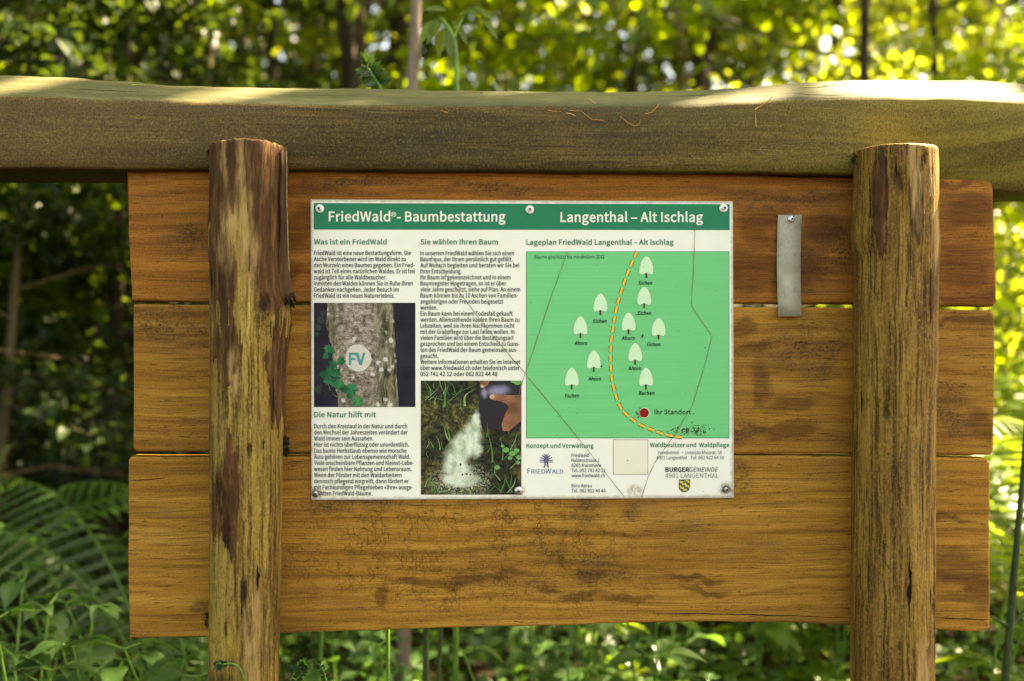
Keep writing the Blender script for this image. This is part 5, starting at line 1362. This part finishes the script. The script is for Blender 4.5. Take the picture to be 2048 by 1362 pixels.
# ---- ground
k = NB('forest_floor')
co = k.co()
g1 = k.noise(co, 6, 8, .7); g2 = k.noise(co, 45, 6, .75)
c = k.ramp(g2, [(0.35, (0.018, 0.012, 0.007)), (0.55, (0.060, 0.040, 0.022)), (0.72, (0.14, 0.095, 0.05))])
c = k.mix(k.rng(g1, .5, .65), c, (0.025, 0.045, 0.010))
c = k.mix(1.0, c, (0.55, 0.55, 0.55), 'MULTIPLY')
floor_m = k.fin(c, .9, .05, k.bump(g2, .8, .03))
def ground_z(x, y):
    return 0.05 * math.sin(x * .9 + 1) * math.sin(y * .7) + .04 * math.sin(x * 2.1 + y * 1.3) + max(0, y - 9) * .05 + max(0, y - 26) * .14
nx, ny = 70, 70
gx = np.concatenate([np.linspace(-120, -15, 12), np.linspace(-13, 13, 46), np.linspace(15, 120, 12)])
gy = np.concatenate([np.linspace(-60, -4, 10), np.linspace(-2, 24, 46), np.linspace(27, 160, 14)])
V = [(x, y, ground_z(x, y)) for y in gy for x in gx]
F = [[j * 70 + i, j * 70 + i + 1, (j + 1) * 70 + i + 1, (j + 1) * 70 + i] for j in range(69) for i in range(69)]
gr = np_mesh('ground', V, F, floor_m, None, True)
gr['kind'] = 'structure'

# ---- understory trees and canopy
G1 = 'young leafy trees behind the board'
T1 = make_tree('young_beech_tree', 1, 6.2, 1.2, 1.9, 3400, .115, .045, (.3, .1), beech_m, trunk_dark, 16)
T2 = make_tree('young_beech_tree', 2, 8.5, 2.0, 2.3, 4200, .125, .065, (-.4, .2), lime_m, trunk_dark, 17)
T3 = make_tree('young_beech_tree', 3, 11.5, 3.0, 2.9, 5200, .16, .11, (.2, 0), beech_m, trunk_dark, 18)
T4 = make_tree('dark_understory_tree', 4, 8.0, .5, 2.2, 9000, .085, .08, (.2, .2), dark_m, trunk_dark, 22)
T5 = make_tree('forest_tree', 5, 17, 7.5, 4.0, 4200, .20, .17, (.3, .3), beech_m, trunk_dark, 20)
T6 = make_tree('pale_trunk_tree', 6, 15, 7.0, 3.4, 5000, .17, .10, (.5, .1), lime_m, trunk_pale, 14)
def gz(x, y): return ground_z(x, y)
L1 = 'young tree with layered leafy branches, one of several blurred behind the beam'
spots1 = [(-2.1, 5.2, 0.3, .95), (-.9, 6.4, 2.0, 1.0), (1.9, 5.6, 4.1, .95), (3.1, 7.0, 1.2, 1.05), (-3.6, 6.6, 5.0, 1.0)]
for i, (x, y, r, s_) in enumerate(spots1): place(T1, x, y, r, s_, L1, 'tree', G1, gz(x, y))
L2 = 'slender yellow-green young tree glowing in the sun, blurred behind the beam'
spots2 = [(1.2, 8.6, 0.6, 1.0), (3.0, 9.6, 2.2, 1.05), (4.9, 8.8, 3.9, 1.0), (4.0, 14.5, 5.1, 1.1), (-1.5, 11.0, 1.1, 1.0), (2.4, 13.2, 3.2, 1.1)]
for i, (x, y, r, s_) in enumerate(spots2): place(T2, x, y, r, s_, L2, 'tree', 'sunlit young trees behind the board', gz(x, y))
L3 = 'taller leafy tree of the middle distance, blurred among others behind the beam'
spots3 = [(-4.6, 12.5, .2, 1), (-.4, 15.5, 1.5, 1.05), (5.2, 16.5, 2.9, 1.1), (-7.5, 16.0, 4.0, 1.1), (11.0, 21.0, 5.2, 1.1), (1.8, 18.5, .9, 1.15)]
for i, (x, y, r, s_) in enumerate(spots3): place(T3, x, y, r, s_, L3, 'tree', 'taller trees of the middle distance', gz(x, y))
L4 = 'dark leafy tree in deep shade left of the board'
spots4 = [(-2.7, 7.4, 0, .9), (-4.6, 8.2, 1.4, 1), (-6.2, 10.5, 2.6, 1), (-2.2, 9.8, 3.7, 1), (-3.2, 11.8, 4.6, 1.05), (-5.6, 6.2, 5.6, .9), (-3.9, 2.4, .7, .85), (-5.2, 0.2, 2.1, .9), (-4.6, 3.9, 3.3, .9)]  # nearest ones stand out of view, added to keep sky light off the left
for i, (x, y, r, s_) in enumerate(spots4): place(T4, x, y, r, s_, L4, 'tree', 'dark trees left of the board', gz(x, y))
L5 = 'tall forest tree whose high crown shades the board from behind'
spots5 = [(2.45, 13.0, .4, .9), (4.6, 4.4, 1.3, .8), (5.5, 16.5, 2.5, .9), (3.4, 3.4, 3.3, .8), (5.0, 3.2, .6, .85), (4.1, 3.0, 4.0, .5), (4.4, 6.0, 2.9, .62), (-1.5, 12.8, 4.4, 1.0), (-3.5, 17, 5.2, 1.0), (-5.2, 9.6, .9, 1.0), (9.5, 19, 2, 1.1), (-9, 13, 3, 1.05), (-1.2, 7.6, 2.2, .8), (-5.0, 1.2, .3, .9), (-7.0, 4.0, 1.7, 1.0), (-5.5, -4.0, 2.9, 1.0), (-9.5, -1.0, 4.1, 1.1)]  # crowns beside the view are added, placed to block sun and sky
for i, (x, y, r, s_) in enumerate(spots5): place(T5, x, y, r, s_, L5, 'tree', 'tall forest trees over the board', gz(x, y))
L6 = 'slim pale-barked tree seen blurred between the leaves behind the beam'
for i, (px, Y, r, s_) in enumerate([(1962, 13.0, .3, 1), (2002, 15.0, 2.3, 1.05), (1362, 14.0, 4.3, 1.0), (1505, 18, 1.3, 1.1), (330, 17, 3.0, 1.1), (1010, 20, 5.0, 1.1)]):
    p = at(px, 100, Y); place(T6, p.x, Y, r, s_, L6, 'tree', 'pale slim trunks behind the board', gz(p.x, Y))

SH1 = make_tree('leafy_shrub', 71, 2.6, .15, 1.05, 2600, .070, .03, (.1, .1), lime_m, stem_b, 16)
SH2 = make_tree('dark_shrub', 72, 2.9, .15, 1.15, 3400, .070, .03, (.1, .1), dark_m, stem_b, 18)
for i, (x, y, r, s_) in enumerate([(2.15, 4.0, 0, .6), (2.9, 5.0, 1.3, .85), (4.0, 6.6, 2.5, 1.0), (2.9, 6.6, 3.3, .9), (5.2, 8.4, 4.4, 1.2)]):
    place(SH1, x, y, r, s_, 'sun-drenched yellow-green shrub beyond the right edge of the planks', 'shrub', 'sunny shrubs right of the board', gz(x, y))
for i, (x, y, r, s_) in enumerate([(-2.3, 4.4, 0, 1), (-1.5, 5.0, 1.3, 1), (-3.2, 5.6, 2.5, 1.1), (-2.2, 6.4, 3.3, 1.1), (-4.3, 7.0, 4.4, 1.2), (-3.3, 4.5, 5.2, 1.1)]):
    place(SH2, x, y, r, s_, 'dark shrub in deep shade left of the planks', 'shrub', 'dark shrubs left of the board', gz(x, y))

# far woodland: a mass of leaves no one could count
g = np.random.default_rng(77)
nC = 900
cx_ = g.uniform(-26, 26, nC); cy_ = g.uniform(20, 34, nC); cz_ = g.uniform(.2, 17, nC)
nL = 60000
ii = g.integers(0, nC, nL)
pos = np.stack([cx_[ii], cy_[ii], cz_[ii] + np.maximum(0, cy_[ii] - 26) * .14], 1) + g.normal(0, 1, (nL, 3)) * np.array([.75, .75, .35])
dr = g.normal(0, 1, (nL, 3)) + np.array([0, 0, -.4]); nm = g.normal(0, .5, (nL, 3)) + np.array([0, 0, .9])
L = g.uniform(.22, .52, nL)
fw = np_mesh('far_woodland', *leaf_arr(pos, L, L * .7, dr, nm), dark_m)
tag(fw, 'dense mass of dark green woodland filling the far distance', 'woodland', None, 'stuff')

# ---- undergrowth: broad-leaved plants
def blade_leaf(P, d, up, L, W, droop, acc, fold=.18):
    """ovate leaf with a folded midrib and a drooping tip, five stations"""
    d = d.normalized(); sd = d.cross(up).normalized(); nn = sd.cross(d).normalized()
    st = [(0, .02), (.14, .55), (.34, .98), (.56, .88), (.78, .50), (.92, .18), (1.0, .01)]
    V, F = [], []
    for t, ww in st:
        c = P + d * (L * t) - Vector((0, 0, 1)) * (droop * L * t * t)
        wv = W * .5 * ww
        V += [c - sd * wv + nn * wv * fold * 1.6, c - sd * wv * .5 + nn * wv * fold * 1.1, c, c + sd * wv * .5 + nn * wv * fold * 1.1, c + sd * wv + nn * wv * fold * 1.6]
    for i in range(len(st) - 1):
        for j in range(4): F.append([i * 5 + j, i * 5 + j + 1, (i + 1) * 5 + j + 1, (i + 1) * 5 + j])
    acc.add(([tuple(v) for v in V], F))

def make_plant(name, seed, H, nodes, leaf, mat, smat=None, tri=False):
    rr = random.Random(seed)
    root = empty(name)
    st, fo = Acc(), Acc()
    for s_ in range(rr.choice([1, 2, 2])):
        a0 = rr.uniform(0, 6.28); ln = rr.uniform(.05, .25) * H
        pts = [Vector((ln * math.cos(a0) * t * t, ln * math.sin(a0) * t * t, H * (1 - .12 * s_) * t)) for t in [i / 7 for i in range(8)]]
        st.add(tube_arr(pts, [.0045 * (1 - .6 * i / 7) for i in range(8)], 6))
        for i in range(nodes):
            t = .28 + .72 * i / max(1, nodes - 1)
            p = pts[0].lerp(pts[-1], 0)
            q = t * 7; i0 = min(6, int(q)); p = pts[i0].lerp(pts[i0 + 1], q - i0)
            b = a0 + i * 1.57 + rr.uniform(-.4, .4)
            for sgn in (0, math.pi):
                d = Vector((math.cos(b + sgn), math.sin(b + sgn), rr.uniform(.1, .55)))
                pl = leaf * rr.uniform(.25, .5) * (1.2 - .6 * t)
                e = p + d * pl
                st.add(tube_arr([p, e], [.0018, .0014], 4))
                Lf = leaf * rr.uniform(.8, 1.2) * (1.1 - .45 * t)
                up = Vector((rr.uniform(-.25, .25), rr.uniform(-.25, .25), 1))
                d.z = rr.uniform(-.15, .25)
                blade_leaf(e, d, up, Lf, Lf * .62, rr.uniform(.15, .5), fo)
                if tri:
                    for dv in (-.9, .9):
                        d3 = Vector((math.cos(b + sgn + dv), math.sin(b + sgn + dv), d.z))
                        blade_leaf(e, d3, up, Lf * .75, Lf * .45, rr.uniform(.2, .5), fo)
    st.build('stem', smat or stem_g, root, True)
    fo.build('foliage', mat, root, True)
    return root

def make_fern(name, seed, nf, L, mat, rise=.9, arc=(0, 6.283), hang=.18):
    rr = random.Random(seed)
    root = empty(name)
    for q in range(nf):
        a = arc[0] + (arc[1] - arc[0]) * q / nf + rr.uniform(-.25, .25)
        ll = L * rr.uniform(.8, 1.15); up = rise * rr.uniform(.8, 1.1)
        h = Vector((math.cos(a), math.sin(a), 0))
        def cv(t): return h * (ll * .85 * t * (0.55 + .45 * t)) + Vector((0, 0, ll * up * (t - .62 * t * t)))
        ac, sc_ = Acc(), Acc()
        pts = [cv(i / 12) for i in range(13)]
        sc_.add(tube_arr(pts, [.004 * (1 - .8 * i / 12) for i in range(13)], 5))
        sd = Vector((-h.y, h.x, 0))
        NPn = 22
        Vs, Fs = [], []
        for i in range(NPn):
            t = .22 + .78 * i / NPn
            p = cv(t); tg = (cv(min(1, t + .02)) - cv(t - .02)).normalized()
            w_ = ll * .17 * math.sin(math.pi * min(1, (.15 + .85 * (1 - (t - .22) / .78)) * .62)) * rr.uniform(.9, 1.1)
            for sg in (-1, 1):
                dv = (sd * sg * .92 + tg * .38 + Vector((0, 0, -hang))).normalized()
                nn_ = dv.cross(tg).normalized() * sg
                wd = ll * .0120
                m = 14
                n0 = len(Vs)
                for j in range(m + 1):
                    u0 = j / m
                    c0_ = p + dv * (w_ * u0) - Vector((0, 0, .22 * w_ * u0 * u0)) + tg * (.12 * w_ * u0 * u0)
                    hw = wd * (1 - u0) ** .6 * (1.0 if j % 2 else .58) + .0006
                    cu_ = nn_ * hw * .25
                    Vs += [tuple(c0_ - tg * hw - cu_), tuple(c0_), tuple(c0_ + tg * hw - cu_)]
                    if j < m:
                        q0 = n0 + 3 * j
                        Fs += [[q0, q0 + 3, q0 + 4, q0 + 1], [q0 + 1, q0 + 4, q0 + 5, q0 + 2]]
        ac.add((Vs, Fs))
        fr_o = ac.build('frond', mat, root)
        sc_.build('rachis', stem_g, fr_o, True)
    return root

PL = [make_plant('leafy_plant', 31, .58, 5, .105, under_m), make_plant('leafy_plant', 32, .50, 4, .120, under_m), make_plant('leafy_plant', 33, .64, 5, .085, under_m, None, True), make_plant('leafy_plant', 34, .46, 4, .095, under_m, None, True)]
PS = [make_plant('leafy_plant', 41, .60, 4, .125, under_l), make_plant('leafy_plant', 42, .74, 5, .110, under_l, None, True), make_plant('leafy_plant', 43, .48, 3, .14, under_l)]
rr = random.Random(100)
def scatter(protos, n, x0, x1, y0, y1, label, group, smin=.8, smax=1.25, keep=None):
    done = 0
    while done < n:
        y = y0 + (y1 - y0) * rr.random() ** 1.3
        x = rr.uniform(x0, x1) * (y / y0 if abs(x0) + abs(x1) > 0 else 1)
        if keep and not keep(x, y): continue
        p = protos[done % len(protos)]
        place(p, x, y, rr.uniform(0, 6.28), rr.uniform(smin, smax), label, 'plant', group, gz(x, y) - .02)
        done += 1
scatter(PL, 26, -1.18, -.45, 1.72, 2.9, 'broad-leaved green plant in the shady undergrowth left of the left post', 'shady undergrowth left of the board', .85, 1.2)
scatter(PL, 40, -.55, .35, 1.85, 4.2, 'broad-leaved green plant in the undergrowth seen below the bottom plank', 'undergrowth below the bottom plank')
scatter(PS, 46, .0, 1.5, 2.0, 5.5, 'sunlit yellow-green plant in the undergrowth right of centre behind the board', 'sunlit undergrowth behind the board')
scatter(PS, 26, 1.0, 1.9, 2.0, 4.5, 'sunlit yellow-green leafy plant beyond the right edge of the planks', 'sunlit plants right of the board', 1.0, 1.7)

F1 = make_fern('fern', 51, 4, .95, fern_m, 1.75, (2.5, 4.1), .40); F2 = make_fern('fern', 52, 5, 1.10, fern_m, 1.5, (2.3, 5.6), .35)
F3 = make_fern('fern', 53, 8, 1.05, fern_l, 1.5)
for i, (px, Y, r, s_, z) in enumerate([(340, 2.9, -.3, 1.0, .0), (250, 3.4, .4, 1.05, .0), (-120, 3.3, 2.9, 1.0, .05)]):
    p = at(px, 700, Y); place((F1, F2)[i % 2], p.x, Y, r, s_, 'arching green fern in the shade left of the board', 'fern', 'ferns left of the board', gz(p.x, Y) + z)
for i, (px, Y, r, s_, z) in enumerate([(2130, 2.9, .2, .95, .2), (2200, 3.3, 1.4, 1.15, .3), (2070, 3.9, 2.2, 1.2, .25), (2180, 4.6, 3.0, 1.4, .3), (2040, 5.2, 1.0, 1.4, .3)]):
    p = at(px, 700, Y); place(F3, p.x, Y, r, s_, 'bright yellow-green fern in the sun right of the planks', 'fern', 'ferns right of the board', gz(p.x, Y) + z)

rr = random.Random(55)
for i in range(22):
    y = rr.uniform(1.72, 2.25); p = at(rr.uniform(-40, 430), 900, y)
    place(PL[i % 4], p.x, y, rr.uniform(0, 6.28), rr.uniform(.95, 1.28), 'broad-leaved green plant in the shady undergrowth left of the left post', 'plant', 'shady undergrowth left of the board', gz(p.x, y) - .02)

# low ground cover
g = np.random.default_rng(5)
nL = 26000
y = 1.7 + 9 * g.random(nL) ** 1.6; x = g.uniform(-1.1, 1.1, nL) * (y + .6)
kp = (x > -.36 * y) | (g.random(nL) < .07)
x, y = x[kp], y[kp]; nL = len(x)
zz = np.array([ground_z(a, b) for a, b in zip(x, y)])
pos = np.stack([x, y, zz + g.uniform(.02, .26, nL)], 1)
dr = g.normal(0, 1, (nL, 3)) * np.array([1, 1, .3]); nm = g.normal(0, .35, (nL, 3)) + np.array([0, 0, 1])
L = g.uniform(.03, .075, nL)
gc = np_mesh('ground_cover', *leaf_arr(pos, L, L * .75, dr, nm), under_m)
tag(gc, 'low carpet of small green leaves on the forest floor', 'ground cover', None, 'stuff')

# ---- single stems and shoots near the board
def stem_thing(name, pts, rads, mat, label, cat, extra=None):
    P = [at(*p) for p in pts]
    base = P[0].copy()
    root = empty(name, base)
    a = Acc(); a.add(tube_arr([p - base for p in P], rads, 9)); a.build('stem', mat, root, True)
    if extra: extra(root, base)
    return tag(root, label, cat)
stem_thing('plant_stem', [(838, 2250, 1.75), (846, 1700, 1.75), (851, 1362, 1.75), (853, 1180, 1.76), (857, 900, 1.78)], [.0066, .006, .0055, .005, .004], stem_d, 'thick dark green stem rising behind the bottom plank, left of its thinner neighbour', 'plant')
stem_thing('plant_stem', [(862, 2100, 1.95), (868, 1700, 1.95), (876, 1362, 1.95), (886, 1200, 1.96), (900, 950, 1.98)], [.006, .005, .005, .004, .003], stem_d, 'thinner dark green stem rising behind the bottom plank, just right of the thick one', 'plant')
def side_twigs(root, base):
    a = Acc()
    for p0, p1 in [((2020, 1255, 1.8), (1984, 1235, 1.78)), ((2020, 1256, 1.8), (2062, 1205, 1.82))]:
        a.add(tube_arr([at(*p0) - base, at(*p1) - base], [.0032, .002], 6))
    a.build('twig', stem_d, root, True)
    f = Acc()
    for p, d in [((1984, 1235, 1.78), (-.6, -.3, .1)), ((2062, 1205, 1.82), (.7, -.2, .3)), ((1998, 1186, 1.79), (-.8, -.4, .05)), ((2030, 1170, 1.79), (.9, -.3, .1))]:
        blade_leaf(at(*p) - base, Vector(d), Vector((0, -.2, 1)), .075, .035, .3, f)
    f.build('foliage', under_l, root, True)
stem_thing('plant_stem', [(1985, 2200, 1.8), (1998, 1700, 1.8), (2012, 1340, 1.8), (2020, 1255, 1.8), (2030, 1130, 1.8), (2046, 950, 1.81), (2058, 760, 1.82)], [.0085, .008, .0072, .007, .0062, .005, .004], stem_d, 'dark green branching stem standing right of the bottom plank', 'plant', side_twigs)

def droop_top(root, base):
    f = Acc()
    rr = random.Random(8)
    for (x, y, dx, dy) in [(880, 38, -.5, -.9), (889, 55, -.3, -1), (897, 62, .1, -1), (903, 40, .5, -.6), (915, 30, .9, .1), (930, 20, 1, -.2), (945, 12, 1, -.5), (895, 22, -.8, .1), (960, 30, .8, -.9), (870, 40, -.6, -.8)]:
        blade_leaf(at(x, y, 2.05) - base, Vector((dx, rr.uniform(-.4, .3), dy)), Vector((.2, -.6, .7)), .055, .026, .2, f)
    f.build('foliage', under_l, root, True)
    a = Acc(); a.add(tube_arr([at(909, 78, 2.0) - base, at(897, 55, 2.02) - base, at(884, 38, 2.05) - base, at(876, 36, 2.05) - base], [.004, .004, .0035, .002], 7))
    a.add(tube_arr([at(909, 78, 2.0) - base, at(913, 60, 2.03) - base, at(930, 25, 2.05) - base], [.003, .0025, .002], 6))
    a.build('shoot_tip', stem_g, root, True)
stem_thing('green_shoot', [(905, 2050, 2.0), (912, 1200, 2.0), (916, 500, 2.0), (914, 180, 2.0), (912, 110, 2.0), (909, 78, 2.0)], [.006, .006, .0055, .0048, .0044, .004], stem_g, 'upright green shoot with a drooping leafy tip rising behind the middle of the beam', 'plant', droop_top)

# bent sapling behind the beam
p0 = at(824, 180, 3.0)
zs = [0, .9, 1.6, at(0, 180, 3.0).z, at(0, 120, 3.0).z, at(0, 70, 3.0).z, at(0, 20, 3.0).z, at(0, -40, 3.0).z, 4.2]
xs_ = [at(q, 0, 3.0).x - p0.x for q in (806, 810, 814, 820, 827, 840, 848, 838, 790)]
sap = make_tree('bent_sapling', 61, 4.2, 2.75, .9, 420, .075, .021, (0, 0), lime_m, trunk_pale, 7, 1.0, .45, (zs, xs_, [0] * 9))
sap.location = (p0.x, 3.0, 0)
tag(sap, 'thin bent sapling with pale bark behind the beam, left of the green shoot', 'sapling')

# fern tips and fiddleheads close to the board
def curl_tip(name, root_px, pts, Y, rad, label, leaflets, mat=fern_m, seed=1, ll=.012):
    """pts: photo pixels of the rachis, ending in its own curl"""
    rr = random.Random(seed)
    P = [at(x, y, Y + dy) for (x, y, dy) in pts]
    base = at(*root_px)
    root = empty(name, base)
    a = Acc(); a.add(tube_arr([p - base for p in [base] + P], [rad * 1.3] + [rad * (1 - .55 * i / len(P)) for i in range(len(P))], 7)); a.build('rachis', stem_g, root, True)
    Vs, Fs = [], []
    n = len(P)
    for i in range(int(n * leaflets), n - 1):
        for q in (0, .33, .66):
            p = P[i].lerp(P[i + 1], q); t = (P[i + 1] - P[i]).normalized()
            sd = t.cross(Vector((0, -1, 0))).normalized()
            for sg in (-1, 1):
                for _ in range(3):
                    d = (sd * sg + t * rr.uniform(-.2, .7) + Vector((0, rr.uniform(-.8, .8), 0))).normalized()
                    L_ = ll * rr.uniform(.5, 1.2); wv = d.cross(Vector((rr.uniform(-1, 1), -1, rr.uniform(-1, 1)))).normalized() * L_ * .22
                    n0 = len(Vs); p2 = p - base
                    Vs += [tuple(p2), tuple(p2 + d * L_ * .4 + wv), tuple(p2 + d * L_), tuple(p2 + d * L_ * .4 - wv)]
                    Fs.append([n0, n0 + 1, n0 + 2, n0 + 3])
    b = Acc(); b.add((Vs, Fs)); b.build('leaflets', mat, root)
    return tag(root, label, 'fern')
def spiral(cx, cy, r0, a0, turns, n, dy=0):
    return [(cx + r0 * (1 - .8 * i / n) * math.cos(a0 + turns * 6.283 * i / n), cy + r0 * (1 - .8 * i / n) * math.sin(a0 + turns * 6.283 * i / n), dy) for i in range(n + 1)]
curl_tip('fern_tip', (778, 1900, 1.62), [(774, 900, 0), (768, 300, 0), (764, 182, 0), (758, 170, 0), (750, 158, 0), (742, 145, 0), (734, 134, 0), (728, 132, 0)], 1.62, .0028, 'fresh green fern tip just above the beam, left of the bent sapling', .38, fern_m, 4, .024)
fh = [(489, 1362, 0), (484, 1345, 0), (476, 1332, 0), (466, 1327, 0), (455, 1327, 0), (445, 1329, 0)] + spiral(437, 1332, 7, -.6, -1.3, 10)
fh2 = curl_tip('fiddlehead', (520, 1900, 1.27), [(505, 1500, .0)] + fh, 1.262, .0014, 'curled green fiddlehead in front of the foot of the left post', .25, fern_m, 6, .005)
curl_tip('fiddlehead', (690, 1900, 1.40), [(600, 1460, 0), (585, 1385, 0), (592, 1362, 0), (600, 1350, 0), (608, 1338, 0)] + spiral(608, 1332, 5, .8, -1.2, 8), 1.40, .0014, 'curled fern tip just right of the foot of the left post', .15, fern_m, 7, .010)
curl_tip('fiddlehead', (700, 1900, 1.45), [(670, 1460, 0), (655, 1370, 0), (648, 1345, 0), (640, 1330, 0), (632, 1326, 0), (626, 1328, 0)], 1.45, .0022, 'nodding green shoot below the bottom plank, right of the curled fern tip', .3, fern_m, 9, .008)
